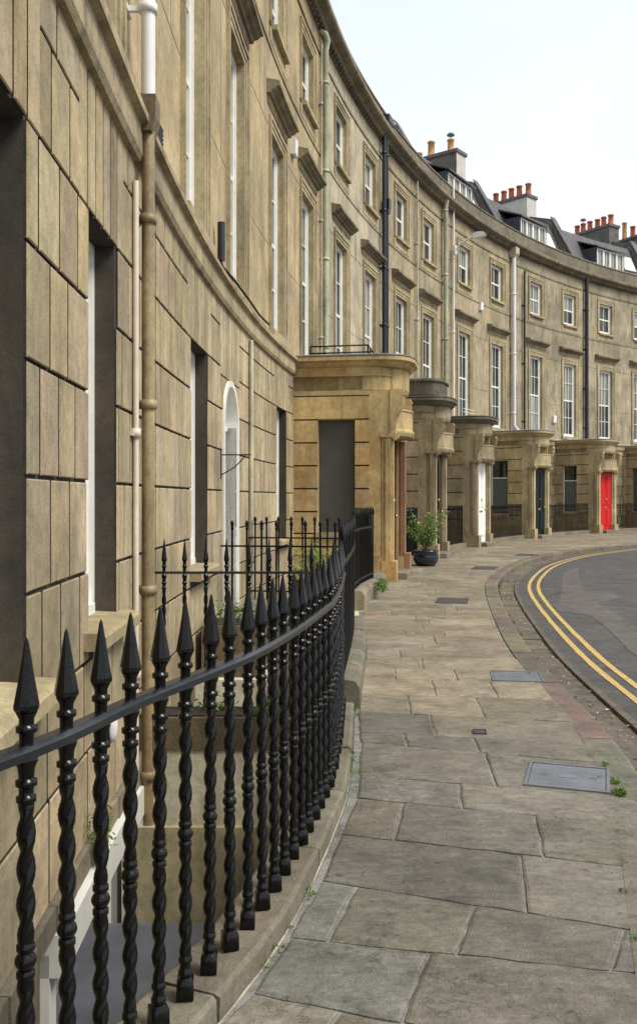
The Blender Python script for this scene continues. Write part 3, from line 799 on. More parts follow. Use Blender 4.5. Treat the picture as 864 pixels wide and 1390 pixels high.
    for g in gwins:
        a,b,c,d=g[:4]
        w=sash(h,(a+b)/2,b-a,c,d,-.075,1,1,glass='glass')
        mb=MB(); mb.prof(a-.12,b+.12,[(-.075,c-.09),(.17,c-.09),(.18,c-.08),(.18,c-.02),(.16,c+.0),(-.075,c+.012)],'trim',tint=(.95,.95,.92)); mb.build('window_sill',w)
    # roof
    mb=MB()
    mb.prof(s0+.0,s1-.0,[(-.34,11.9),(-.7,11.9),(-1.9,14.5),(-4.6,15.4),(-9.0,12.0),(-9,11.9)],'slate',seg=1.0)
    rf=mb.build('roof',h)
    mb=MB(); mb.prof(s0-.17,s0+.17,[(-.5,11.9),(-.5,12.35),(-1.85,14.8),(-4.6,15.7),(-9.0,12.3),(-9,11.9)],'brick_coping'); mb.prof(s0-.2,s0+.2,[(-.48,12.36),(-.42,12.45),(-1.82,14.91),(-1.8,14.81)],'slate'); mb.build('party_wall',rf)
    # back wall
    mb=MB(); mb.sbox(s0,s1,-9.0,-8.8,-2.4,12.0,'render_grey',seg=1.0); mb.build('back_wall',h)
    # dormer
    if st.get('dormer'):
        d0=st['dormer']; d1=d0+2.3; mb=MB(); nf=-.7
        mb.sbox(d0,d0+.08,-2.6,nf,12.1,13.62,'slate_cheek'); mb.sbox(d1-.08,d1,-2.6,nf,12.1,13.62,'slate_cheek')
        mb.prof(d0-.08,d1+.08,[(nf+.12,13.60),(nf+.12,13.66),(-3.4,14.8),(-3.4,14.73)],'slate')
        mb.sbox(d0+.08,d1-.08,nf-.1,nf-.02,12.1,12.5,'lead')
        do=mb.build('dormer',rf)
        # three casements as sub-part siblings of the dormer
        mb=MB(); a,b=d0+.08,d1-.08
        mb.sbox(a,b,nf-.08,nf,13.52,13.60,'white');mb.sbox(a,b,nf-.08,nf,12.5,12.58,'white')
        for i in range(5):
            x=a+(b-a)*i/4; mb.sbox(max(a,x-.065),min(b,x+.065),nf-.08,nf,12.58,13.52,'white')
        for i in range(4):
            x=a+(b-a)*(i+.5)/4; mb.sbox(x-.012,x+.012,nf-.06,nf-.03,12.58,13.52,'white')
        mb.sbox(a,b,nf-.065,nf-.06,12.55,13.55,'glass_net')
        mb.build('dormer_window',rf)
        # skylight in the slope beside
        mb=MB(); k0=d1+.7
        def sl(x,u,e): 
            n=-.7-1.2*u; z=11.9+2.6*u; return P(x,n+.07*e,z+.04*e)
        vs=[sl(k0,.45,1),sl(k0+.9,.45,1),sl(k0+.9,.75,1),sl(k0,.75,1),sl(k0,.45,0),sl(k0+.9,.45,0),sl(k0+.9,.75,0),sl(k0,.75,0)]
        mb.add(vs,[[0,1,2,3],[0,1,5,4],[1,2,6,5],[2,3,7,6],[3,0,4,7]],'white'); mb.build('skylight',rf)
    # chimney on the far party wall
    cst=st.get('stack')
    if cst:
        topz,L,pots,fm,sm,pm=cst; s_keep=s1; s1=st.get('ss',s1); mb=MB(); nf=st.get('nf',-3.0)
        mb.sbox(s1-.36,s1+.36,nf-L,nf,12.5,topz-.14,sm); 
        mb.sbox(s1-.365,s1+.365,nf-.01,nf+.004,12.5,topz-.14,fm)
        mb.sbox(s1-.42,s1+.42,nf-L-.06,nf+.06,topz-.14,topz,'stack_dark')
        so=mb.build('chimney_stack',rf)
        for (dn,ht,r,mm,cowl) in pots:
            mb=MB(); c=P(s1+rnd(-.04,.04),nf-dn,topz)
            mb.lathe(c,[(r*1.25,-.02),(r*1.2,.06),(r,.1),(r*.86,ht-.1),(r*1.08,ht-.07),(r*1.08,ht-.02),(r*.95,ht),(r*.7,ht),(r*.7,ht-.1)],mm,14)
            if cowl: mb.lathe(c,[(.02,ht),(.02,ht+.16),(r*1.2,ht+.17),(r*.7,ht+.28),(0,ht+.3)],'lead',12)
            mb.build('chimney_pot',rf)
    return h

BL='render_warm'
houses=[
 dict(s0=-4.5,s1=4.75,wins=[.3,3.0],g=[(.80,1.56,.75,3.03),(2.66,3.40,.8,3.03),(-2.4,-1.5,.8,3.03)],st=dict(label='nearest house of the terrace, buff blockwork wall cut by the left edge of the photo',up='render_warm')),
 dict(s0=4.75,s1=10.9,wins=[6.95,9.75],g=[(6.45,7.42,.8,3.03)],st=dict(label='second house of the terrace, with the white arched doorway over a bridge',up='render_warm',arch=8.95)),
 dict(s0=10.9,s1=17.5,wins=[13.1,15.9],g=[(12.75,13.65,.8,3.03)],st=dict(label='third house, with the large orange stone porch with a grey blank side window',up='render_warm'),
      porch=dict(mat='porch',cornice='porch',D=1.88,dz=.09,wo=.68,blind=1,jamb='red_stone',door='door_black')),
 dict(s0=17.5,s1=23.6,wins=[19.2,22.1],g=[(18.6,19.5,.8,3.03)],st=dict(label='fourth house, its porch topped by a dark block, left of the black double downpipe',up='render_pale',joints=1),
      porch=dict(mat='porch_b',cornice='sooty',attic=1,fan=1,door='door_black',lower='blind',roof='sooty')),
 dict(s0=23.6,s1=29.5,wins=[25.2,27.9],g=[(24.5,25.4,.8,3.03)],st=dict(label='fifth house, just past the black double downpipe, with the white front door',up='render_mid'),
      porch=dict(mat='porch_b',cornice='sooty',door='door_white',roof='sooty')),
 dict(s0=29.5,s1=36.2,wins=[31.4,34.5],g=[(30.8,31.7,.8,3.03)],st=dict(label='sixth house, with the street lamp on its pipe and the dark green front door',up='render_mid',dormer=31.5,nf=-2.5,stack=(16.3,1.9,[(.5,.62,.15,'pot_pale',1),(1.45,.75,.16,'pot_pale',0),(2.1,.42,.15,'pot_pale',0)],'stack_white','stack_dark','pot')),
      porch=dict(mat='porch_c',cornice='porch_c',door='door_green',dl='dark green front door')),
 dict(s0=36.2,s1=42.6,wins=[38.1,41.1],g=[(37.5,38.4,.8,3.03)],st=dict(label='seventh house, between two black downpipes, with the red front door',up='render_grey',dormer=38.0,stack=(16.25,2.2,[(.2+.48*i,.62,.15,'pot',0) for i in range(5)],'stack_white','stack_white','pot'),ct=(1.0,1.0,1.0)),
      porch=dict(mat='porch_c',cornice='porch_c',door='door_red',dl='red front door')),
 dict(s0=42.6,s1=48.9,wins=[44.2,47.1],g=[(43.6,44.5,.8,3.03)],st=dict(label='eighth house, cut by the right edge of the photo beyond the red door',up='render_grey',dormer=44.5,stack=(16.1,2.8,[(.2+.46*i,.58,.15,'pot',i==4) for i in range(6)],'stack_dark','stack_dark','pot'),ct=(1.0,1.0,1.0)),
      porch=dict(mat='porch_c',cornice='porch_c',door='door_black',blind=1)),
 dict(s0=48.9,s1=55.3,wins=[50.7,53.6],g=[(50,50.9,.8,3.03)],st=dict(label='ninth house of the terrace, only its roof and chimney pots show above the eighth',up='render_grey',dormer=50.3,ss=51.6,nf=-3.4,stack=(16.1,2.2,[(.3,.75,.16,'pot',0),(.85,.7,.15,'pot',0),(1.4,1.05,.14,'pot_pale',0)],'stack_dark','stack_dark','pot')),
      porch=dict(mat='porch_c',cornice='porch_c',door='door_black')),
]
PS=[0,0,15.9-1.6,22.1-1.6,27.9-1.6,34.5-1.52,41.1-1.38,47.1-1.3,53.6-1.4]
H=[]
for i,hd in enumerate(houses):
    st=hd['st']
    if i==0: st['basement_holes']=[(1.9,4.05,-2.4,-.40)]
    h=facade_house(i,hd['s0'],hd['s1'],hd['wins'],hd['g'],st)
    if 'porch' in hd: porch(h,PS[i],hd['porch'])
    H.append(h)
# basement timber frame in the first house's area wall
mb=MB()
n=.06
mb.sbox(1.9,4.12,-.02,n+.07,-.62,-.43,'white'); mb.sbox(3.93,4.12,-.02,n+.06,-2.4,-.62,'white'); mb.sbox(1.9,2.02,-.02,n,-2.4,-.52,'white'); mb.sbox(3.2,3.29,-.02,n-.01,-2.4,-.52,'white')
mb.sbox(2.02,3.2,-.08,-.05,-2.4,-.52,'grey_panel'); mb.sbox(3.29,3.93,-.08,-.05,-2.4,-.52,'grey_panel')
mb.build('basement_door',H[0])
# arched doorway of the second house
dc=8.95; mb=MB(); r=.475; zc=2.40; K=16
for sgn in (1,):
    ring=[(dc-r,.1),(dc-r,zc)]+[(dc-r*math.cos(math.pi*i/K),zc+r*math.sin(math.pi*i/K)) for i in range(1,K)]+[(dc+r,zc),(dc+r,.1)]
    ro=[(dc-r-.07,.1),(dc-r-.07,zc)]+[(dc-(r+.07)*math.cos(math.pi*i/K),zc+(r+.07)*math.sin(math.pi*i/K)) for i in range(1,K)]+[(dc+r+.07,zc),(dc+r+.07,.1)]
    k=len(ring); vs=[P(a,-.30,b) for a,b in ring]+[P(a,.085,b) for a,b in ring]+[P(a,.085,b) for a,b in ro]+[P(a,.046,b) for a,b in ro]
    fs=[]
    for q in range(3):
        for i in range(k-1): fs.append([q*k+i,q*k+i+1,(q+1)*k+i+1,(q+1)*k+i])
    mb.add(vs,fs,'white')
dw=mb.build('arched_doorway',H[1],recalc=False)
mb=MB(); ring=[(dc-r,.1)]+[(dc-r*math.cos(math.pi*i/K),zc+r*math.sin(math.pi*i/K)) for i in range(0,K+1)]+[(dc+r,.1)]
mb.add([P(a,-.10,b) for a,b in ring],[list(range(len(ring)))],'white')
for z0,z1 in ((.3,1.0),(1.15,2.2)):
    for a,b in ((dc-.38,dc-.06),(dc+.06,dc+.38)): mb.sbox(a,b,-.10,-.085,z0,z1,'white')
mb.sbox(dc-r,dc+r,-.10,-.06,2.36,2.42,'white')
mb.build('door',dw,recalc=False)
# close the spandrels around the arch with stone
mb=MB()
for sg in (-1,1):
    top=2.93; cor=P(dc+sg*.49,.058,top); arcp=[P(dc+sg*(r+.01)*math.cos(math.pi*i/16),.058,zc+(r+.01)*math.sin(math.pi*i/16)) for i in range(0,9)]
    mb.add([cor]+arcp,[[0,i,i+1] for i in range(1,9)],'ashlar'); mb.add([cor,arcp[-1],P(dc,.058,top)],[[0,1,2]],'ashlar')
mb.build('spandrel',dw,recalc=False)

# drainpipes (parts of the houses they serve)
pipe(H[0],3.97,4.17,12.3,.048,'white_pipe',n=.15,collars=2.3)
pipe(H[0],3.97,-1.0,3.98,.044,'brown_pipe',n=.15,collars=1.25,wall=.064)
mb=MB(); mb.prof(3.88,4.06,[(.10,4.19),(.215,4.19),(.215,4.05),(.185,3.95),(.115,3.95),(.10,4.05)],'hopper'); mb.build('rainwater_hopper',H[0])
pipe(H[0],3.86,-.3,3.6,.02,'waste',n=.088,collars=1.6,name='waste_pipe',wall=.064)
pipe(H[1],10.35,.0,3.7,.03,'cream_pipe',n=.10,collars=9,wall=.064)
pipe(H[2],17.2,4.12,11.45,.066,'green_pipe',n=.11,collars=1.9,top=1)
pipe(H[2],17.02,4.3,11.2,.022,'cream_pipe',n=.06,name='waste_pipe',collars=2.5)
pipe(H[3],23.05,4.10,12.2,.055,'black_pipe',n=.14,collars=1.6)
pipe(H[3],23.30,4.10,12.2,.055,'black_pipe',n=.14,collars=1.6)
mb=MB(); mb.prof(22.92,23.42,[(.02,12.15),(.32,12.15),(.32,11.98),(.22,11.8),(.02,11.8)],'black_pipe'); mb.build('rainwater_hopper',H[3]); mb=MB(); mb.prof(23.2,23.42,[(.06,9.9),(.24,9.9),(.24,9.68),(.2,9.5),(.06,9.5)],'black_pipe'); mb.build('rainwater_hopper',H[3])
pipe(H[4],26.55,4.1,11.5,.035,'cream_pipe',n=.09,collars=2.4)
pipe(H[4],29.2,4.1,11.75,.08,'green_pipe',n=.15,collars=2.2,top=1)
lamp_pipe_s=30.1
pipe(H[5],30.1,4.1,12.4,.038,'white_pipe',n=.10,collars=2.6,name='cable_pipe')
pipe(H[5],35.75,4.3,11.3,.085,'white_pipe',n=.15,collars=2.4,bend=.25)
mb=MB(); mb.prof(35.58,35.92,[(.02,11.6),(.32,11.6),(.32,11.35),(.22,11.2),(.02,11.2)],'cream_pipe'); mb.build('rainwater_hopper',H[5])
pipe(H[6],36.85,4.05,10.9,.045,'black_pipe',n=.1,collars=2.4)
pipe(H[6],42.35,4.1,11.9,.085,'black_pipe',n=.14,collars=1.8)
pipe(H[7],48.5,4.1,11.9,.07,'black_pipe',n=.14,collars=1.8)
# small fittings
def alarm(h,s,z,label=None):
    mb=MB(); mb.prof(s-.12,s+.12,[(.0,z-.15),(.05,z-.17),(.09,z-.14),(.10,z+.14),(.08,z+.16),(0,z+.17)],'white_pipe'); mb.build('alarm_box',h)
alarm(H[2],14.45,8.0); alarm(H[5],32.9,8.75); alarm(H[6],39.65,4.95)
mb=MB(); mb.sbox(5.0,5.3,.0,.015,4.3,4.55,'white_pipe')
for i in range(6): mb.sbox(5.02,5.28,.015,.024,4.32+i*.037,4.34+i*.037,'iron_far')
mb.build('air_vent',H[1])
mb=MB(); c=P(8.15,.09,0); mb.tube([(c[0],c[1],4.22),(c[0],c[1],4.66)],.045,'black_pipe'); mb.tube([P(8.15,.07,4.24),P(8.2,.1,4.16),P(8.6,.19,4.08),P(9.7,.19,4.1),P(10.5,.19,4.08),P(11.3,.2,4.1)],.016,'iron_far',6); mb.build('cable_joint',H[1])
mb=MB(); B_=8.25; mb.tube([P(B_,.06,2.0),P(B_,.42,2.0)],.008,'iron_far',6); mb.tube([P(B_,.06,1.76),P(B_,.22,1.85),P(B_,.36,1.99)],.007,'iron_far',6); mb.tube([P(B_,.07,2.06),P(B_,.07,1.72)],.008,'iron_far',6)
mb.build('sign_bracket',H[1])
mb=MB(); sA3=PS[2]; mb.sbox(sA3+1.78-.22,sA3+1.78-.12,1.98,2.0,1.42,1.62,'lead'); mb.build('entry_phone',H[2])
# balcony guard on first porch roof
mb=MB()
a,b=sA3+.7,sA3+1.5
for z in (4.26,4.39): mb.tube([P(a,.25,z),P(a,1.35,z),P(b,1.35,z),P(b,.25,z)],.016,'iron_far',6)
for x,n in ((a,.25),(a,1.35),((a+b)/2,1.35),(b,1.35),(b,.25)): mb.tube([P(x,n,4.12),P(x,n,4.40)],.016,'iron_far',6)
mb.build('roof_rail',H[2])
mb=MB()
for z in (4.6,4.72): mb.tube([P(30.95,.14,z),P(32.0,.14,z)],.014,'white',6)
mb.build('window_guard',H[5])
# street lamp on the pipe of the sixth house
lp=P(30.1,.10,10.0)
lamp=empty('street_lamp',lp,'white street lamp on a short arm fixed high on the house front','street lamp')
mb=MB(); mb.tube([P(30.1,.2,10.2),P(30.1,.32,10.36),P(30.1,.55,10.48),P(30.1,.85,10.58)],.04,'white_pipe',10); mb.tube([P(30.1,.02,10.2),P(30.1,.2,10.2)],.045,'white_pipe',10); mb.sbox(30.0,30.2,.15,.2,10.05,10.35,'white_pipe'); mb.build('lamp_arm',lamp)
mb=MB(); mb.prof(30.0,30.2,[(.80,10.55),(.86,10.49),(1.22,10.53),(1.28,10.60),(1.2,10.68),(1.0,10.71),(.84,10.66)],'white_pipe'); mb.build('lamp_head',lamp)

# ------------------------------------------------------------------ railings
def twisted(rs=1.0,spear=1.0,zs=.935):
    mb=MB(); seg=16; rings=[]
    def ring(z,a,b,rot,shape='e'):
        r=[]
        for k in range(seg):
            t=2*math.pi*k/seg
            if shape=='t':   # two strands twisted
                x,y=a*math.cos(t),b*math.sin(t)
                q=(a*a*.0+1)
                rr=b+(a-b)*abs(math.cos(t))**1.6; x,y=rr*math.cos(t),rr*math.sin(t)
            elif shape=='s':
                m=max(abs(math.cos(t)),abs(math.sin(t))); x,y=a*math.cos(t)/m,a*math.sin(t)/m
            else: x,y=a*math.cos(t),a*math.sin(t)
            c,s_=math.cos(rot),math.sin(rot); r.append((x*c-y*s_,x*s_+y*c,z))
        rings.append(r)
    R=rs
    def col(z,r0,r1): ring(z-.009,r0,0,0);ring(z-.006,r1,0,0);ring(z+.006,r1,0,0);ring(z+.009,r0,0,0)
    ring(0,.026*R,0,0,'s');ring(.055,.025*R,0,0,'s');ring(.062,.018*R,0,0);col(.075,.018*R,.022*R);ring(.10,.016*R,0,0);col(.115,.017*R,.021*R)
    def tw(z0,z1,ph=0):
        n=int((z1-z0)/.0075)
        for i in range(n+1):
            z=z0+(z1-z0)*i/n; e=min(1,(i+1)/5,(n-i+1)/5); ring(z,.0215*R*(.8+.2*e),(.0125+.004*(1-e))*R,ph+(z-z0)*math.pi/.078,'t')
    tw(.13,.455); col(.468,.015*R,.0205*R)
    for i in range(7):
        u=i/6; ring(.48+.036*u,(.016+.0085*math.sin(math.pi*u))*R,0,0)
    col(.528,.015*R,.0205*R); tw(.542,.845)
    col(.857,.016*R,.022*R);ring(.875,.0165*R,0,0);col(.893,.017*R,.024*R);ring(.905,.017*R,0,0);ring(.925,.019*R,0,0);ring(.94,.025*R,0,0);ring(.95,.025*R,0,0);ring(.953,.017*R,0,0)
    ring(.985,.016*R,0,0);ring(1.0,.0165*R,0,0);col(1.012,.017*R,.0235*R);ring(1.024,.0165*R,0,0);ring(1.035,.017*R,0,0);ring(1.05,.026*R*spear,0,0)
    k=len(rings); vs=[p for r in rings for p in r]; fs=[]
    for i in range(k-1):
        for j in range(seg): a=i*seg+j;b=i*seg+(j+1)%seg; fs.append([a,b,b+seg,a+seg])
    fs.append(list(range(seg))[::-1]); mb.add(vs,fs,'iron',True)
    # faceted spear head
    sp=[]; 
    for z,r in ((1.046,.021),(1.058,.029),(1.066,.0285),(1.12,.0185),(1.17,.0105),(1.205,.0045),(1.214,.0008)):
        sp.append([(r*spear*math.cos(2*math.pi*(j+.5)/8),r*spear*math.sin(2*math.pi*(j+.5)/8),z if z<1.1 or spear>.8 else 1.06+(z-1.06)*1) for j in range(8)])
    vs=[p for r in sp for p in r]; fs=[]
    for i in range(len(sp)-1):
        for j in range(8): a=i*8+j;b=i*8+(j+1)%8; fs.append([a,b,b+8,a+8])
    fs.append(list(range(8))[::-1]);fs.append([(len(sp)-1)*8+j for j in range(8)])
    mb.add(vs,fs,'iron')
    mb.v=[(x,y,z*zs) for x,y,z in mb.v]
    return mb
def plainbar(h=1.15,r=.011,tip='spear',mat='iron_far'):
    mb=MB()
    if tip=='knob': pr=[(r,0),(r,h-.12),(r*1.7,h-.10),(r*1.1,h-.085),(r*1.9,h-.05),(r*1.5,h-.02),(.001,h)]
    else: pr=[(r,0),(r,h-.13),(r*1.9,h-.11),(r*1.6,h-.06),(.001,h)]
    mb.lathe((0,0,0),pr,mat,8); return mb
MESHC={}
def fence(name,label,line,base,spacing,kind,rails,group='black iron railings',maxn=100,start=0.,railw=.024,mat='iron_far'):
    pts=resample(line,spacing); o0=pts[0]
    root=empty(name,(o0.x,o0.y,base),label,'railing',group)
    if kind not in MESHC:
        if kind=='twist': mb_=twisted(.93,.94)
        elif kind=='twist_small': mb_=twisted(.72,.66,.965)
        elif kind=='knob': mb_=plainbar(1.15,.012,'knob')
        elif kind=='spear': mb_=plainbar(1.15,.011)
        ob=mb_.build('baluster',None); MESHC[kind]=ob.data; bpy.data.objects.remove(ob)
    me=MESHC[kind]; me.name='baluster_mesh'
    for i,p in enumerate(pts[:maxn]):
        o=bpy.data.objects.new('baluster',me); COL.objects.link(o); o.parent=root
        o.location=(p.x-o0.x,p.y-o0.y,0); o.rotation_euler=(rnd(-.006,.006),rnd(-.006,.006),rnd(0,.5) if kind.startswith('twist') else 0)
    a=offset(line,-railw);b=offset(line,railw)
    for (z0,z1) in rails:
        mb=MB(); vs=[];c=.004
        if railw>.012: pr=[(-1,z0),(-1,z1-c*2.2),(-.6,z1),(.5,z1),(1,z1-c*2.2),(1,z0)]
        else: pr=[(-1,z0),(-1,z1),(1,z1),(1,z0)]
        k=len(pr)
        for q in range(len(line)):
            for u,z in pr:
                p=line[q]+(b[q]-line[q])*u; vs.append((p.x,p.y,base+z))
        fs=[[q*k+j,q*k+(j+1)%k,(q+1)*k+(j+1)%k,(q+1)*k+j] for q in range(len(line)-1) for j in range(k)]
        fs+= [list(range(k)),[(len(line)-1)*k+j for j in range(k)]]
        mb.add(vs,fs,'iron_rail' if mat=='iron' else mat); mb.build('rail',root)
    return root
fence('iron_railing','nearest black railing of twisted bars with spear heads curving in from the lower left',Fp,.075,.146,'twist',[(.888,.914)],railw=.026,mat='iron')
seg=lambda a,b:[Vector(a).lerp(Vector(b),t/8) for t in range(9)]
fence('iron_railing','low cross railing of slim twisted bars between the two nearest basement areas',seg((.10,6.12),(-1.17,6.12)),.05,.1465,'twist_small',[(.925,.942)],railw=.009,mat='iron')
fence('iron_railing','plain black railing with bare bars between the first corner and the bridge',F2,.17,.12,'spear',[(.84,.87)],railw=.02)
fence('iron_railing','knobbed cross railing on the near side of the bridge to the arched door',seg((.36,9.95),(-1.12,10.15)),.1,.17,'knob',[(.84,.86),(.1,.12)],railw=.012)
fence('iron_railing','knobbed cross railing on the far side of the bridge to the arched door',seg((.45,12.0),(-.98,12.3)),.1,.17,'knob',[(.84,.86),(.1,.12)],railw=.012)
fence('iron_railing','dense plain railing standing just before the first orange porch',F3,.22,.1,'spear',[(.82,.85),(.1,.12)],railw=.02)
# bridge
mb=MB(); q=[(-1.2,9.85),(.30,9.85),(.42,12.1),(-.98,12.4)]; vs=[(x,y,-.12) for x,y in q]+[(x,y,.09) for x,y in q]
mb.add(vs,[[3,2,1,0],[4,5,6,7],[0,1,5,4],[1,2,6,5],[2,3,7,6],[3,0,4,7]],'slab'); tag(mb.build('entrance_bridge'),'stone slab bridge leading across the area to the white arched door','bridge')
# gap railings between porches
ps=PS[2:]
lab=['black railing between the orange porch and the dark-topped porch','black railing between the dark-topped porch and the white door porch','black railing between the white door and the dark green door','black railing between the dark green door and the red door','black railing just beyond the red door porch','black railing beyond the eighth house porch']
for i in range(6):
    a=ps[i]+1.78+.04; b=ps[i+1]-.04
    line=[Vector(P(a+(b-a)*t/20,FN,0)[:2]) for t in range(21)]
    mb=MB(); mb.sbox(a,b,FN-.14,FN+.13,-.05,.13,'plinth',tint=tnt(.1)); o=mb.build('railing_plinth'); tag(o,lab[i].replace('black railing','stone kerb under railing'),'railing plinth')
    fence('iron_railing',lab[i],line,.12,.115,'spear',[(.93,.96),(.1,.12)],railw=.015)

# ------------------------------------------------------------------ sunken area contents
mb=MB(); mb.box((-.55,6.08,-1.36),(.68,.13,1.16),'cream_render'); mb.box((-.55,6.05,-1.55),(.70,.15,.85),'cream_render',tint=(.8,.74,.6)); 
o=mb.build('dividing_wall'); tag(o,'cream rendered wall across the sunken area below the cross railing','wall')
mb=MB(); mb.box((-.56,6.1,-.09),(.66,.16,.11),'rough',tint=(.6,.5,.4)); mb.box((-.56,6.1,.022),(.6,.12,.012),'soil'); tr=mb.build('planting_trough'); tag(tr,'dark stone trough with weeds along the top of the cream dividing wall','trough')
# grey flat roof of the store in the area
mb=MB(); mb.box((-.86,3.95,-1.04),(.5,1.25,.04),'grey_roof'); 
r0=mb.build('flat_roofed_store'); tag(r0,'flat blue-grey roof of a small store down in the nearest basement area','store')
mb=MB(); mb.box((-.86,3.95,-1.74),(.44,1.2,.66),'cream_render'); mb.build('store_wall',r0)
mb=MB(); mb.box((-.84,8.9,.0),(.3,.28,.25),'rough',tint=(.8,.65,.5)); mb.box((-.84,8.9,.24),(.25,.23,.02),'soil'); t2=mb.build('stone_planter'); tag(t2,'square stone planter with greenery behind the slim cross railing','planter')
mb=MB(); mb.box((-.84,8.9,-1.3),(.4,.4,1.05),'cream_render'); tag(mb.build('area_pier'),'rendered pier in the area under the square stone planter','pier')
def leaves(mb,c,rad,n,size,mat,flat=.7,ht=None,droop=0):
    for _ in range(n):
        while True:
            d=Vector((rnd(-1,1),rnd(-1,1),rnd(-1,1)))
            if .1<d.length<1: break
        p=Vector(c)+Vector((d.x*rad[0],d.y*rad[1],d.z*rad[2]))
        leaf(mb,p,size*rnd(.6,1.3),mat)
def leaf(mb,p,sz,mat,dirv=None):
    a=dirv or Vector((rnd(-1,1),rnd(-1,1),rnd(-.7,.5))); a=a.normalized()
    b=a.cross(Vector((rnd(-1,1),rnd(-1,1),rnd(-1,1)))).normalized()*.42; n=a.cross(b).normalized()
    p=Vector(p); t=rnd(.65,1.35); w=n*sz*.12
    mb.add([p,p+a*sz*.5+b*sz*.5-w,p+a*sz-w*2,p+a*sz*.5-b*sz*.5-w],[[0,1,2],[0,2,3]],mat,tint=(t,t,t*.9))
def plant(name,label,c,rad,n,size,mat='weed',cat='plant',stems=5):
    mb=MB()
    for _ in range(stems): mb.tube([(c[0]+rnd(-.2,.2)*rad[0],c[1]+rnd(-.2,.2)*rad[1],c[2]-rad[2]),(c[0]+rnd(-.6,.6)*rad[0],c[1]+rnd(-.6,.6)*rad[1],c[2]+rnd(0,.6)*rad[2])],[.004,.002],'stem',5)
    leaves(mb,c,rad,n,size,mat); o=mb.build(name,recalc=False); return tag(o,label,cat)
plant('trough_plant','bright green weeds in the left of the dark trough',(-.72,6.1,.06),(.16,.1,.09),60,.05)
plant('trough_plant','bright green fern-like leaves in the middle of the dark trough',(-.32,6.0,.0),(.16,.12,.14),120,.07)
plant('planter_shrub','small dark green shrub growing in the square stone planter',(-.84,8.9,.36),(.26,.2,.14),200,.05)
plant('wall_plant','small flowering weed rooted in the ashlar wall beside the railings',(-1.13,4.6,-.22),(.07,.09,.16),150,.03,cat='weed')
mb=MB(); mb.lathe((-.05,11.2,.09),[(.10,0),(.14,.22),(.155,.22),(.155,.26),(.13,.26),(.13,.22)],'terr_small',16); p=mb.build('flower_pot'); tag(p,'terracotta pot with a leafy plant on the bridge by the first porch','flower pot')
plant('pot_plant','leafy bush in the terracotta pot on the bridge',(-.05,11.2,.62),(.28,.26,.32),520,.065,'leaf')
plant('weed_tuft','green weed tuft on the kerb of the raised railing before the orange porch',(.94,13.2,.2),(.09,.28,.1),260,.05,cat='weed')
plant('weed_tuft','small weed at the foot of the nearest railings on the pavement side',(.17,5.0,.03),(.03,.12,.04),60,.03,cat='weed')
plant('area_fern','green leaves hanging on the wall low behind the nearest railings',(-.2,4.3,-.85),(.08,.2,.14),110,.06,cat='fern')
# oval bulkhead lamp
p=P(3.05,.1,.2); bl=empty('wall_lamp',p,'white oval bulkhead lamp low on the wall behind the nearest railings','wall lamp')
mb=MB(); mb.lathe((p[0],p[1],p[2]),[(.0,-.10),(.02,-.09),(.035,-.05),(.04,0),(.035,.05),(.02,.09),(0,.10)],'white_pipe',14); mb.build('lamp_cover',bl)
mb=MB(); mb.sbox(3.0,3.1,.06,.1,.1,.3,'iron_far'); mb.build('lamp_base',bl)

# glazed pot with shrub
pc=(2.38,19.6,0); 
mb=MB(); mb.lathe(pc,[(.15,0),(.22,.02),(.275,.12),(.285,.22),(.262,.30),(.285,.32),(.285,.345),(.25,.345),(.245,.29)],'glaze',28); mb.lathe(pc,[(.0,.28),(.245,.29),(.24,.25)],'soil',20)
tag(mb.build('glazed_pot'),'dark navy glazed pot standing on the pavement in front of the second porch','pot')
mb=MB(); rg=random
stems=[]
for i in range(17):
    ang=rnd(0,6.28); sp=rnd(.1,.52); h_=rnd(.55,1.0)
    pts=[Vector((pc[0]+rnd(-.08,.08),pc[1]+rnd(-.08,.08),.28))]
    for k in range(1,6):
        u=k/5; pts.append(Vector((pc[0]+math.cos(ang)*sp*u**1.4+rnd(-.02,.02),pc[1]+math.sin(ang)*sp*u**1.4+rnd(-.02,.02),.28+h_*u-.12*u*u*sp)))
    mb.tube(pts,[.009-.0012*k for k in range(6)],'stem',5)
    stems.append(pts)
sh=mb.build('shrub'); tag(sh,'loose light green shrub with pale flowers growing in the navy pot','shrub')
mb=MB()
for pts in stems:
    for k in range(105):
        u=rnd(.15,1)**.7*5; i=min(4,int(u)); p=pts[i].lerp(pts[i+1],u-i)+Vector((rnd(-1,1),rnd(-1,1),rnd(-.7,.7)))*rnd(.01,.13)
        leaf(mb,p,rnd(.04,.085),'leaf')
mb.build('foliage',sh,recalc=False)
mb=MB()
for _ in range(30):
    p=random.choice(stems)[random.choice((3,4,5))]+Vector((rnd(-.14,.14),rnd(-.14,.14),rnd(-.1,.1)))
    for q in range(4): leaf(mb,p,.038,'petal')
mb.build('blossom',sh,recalc=False)

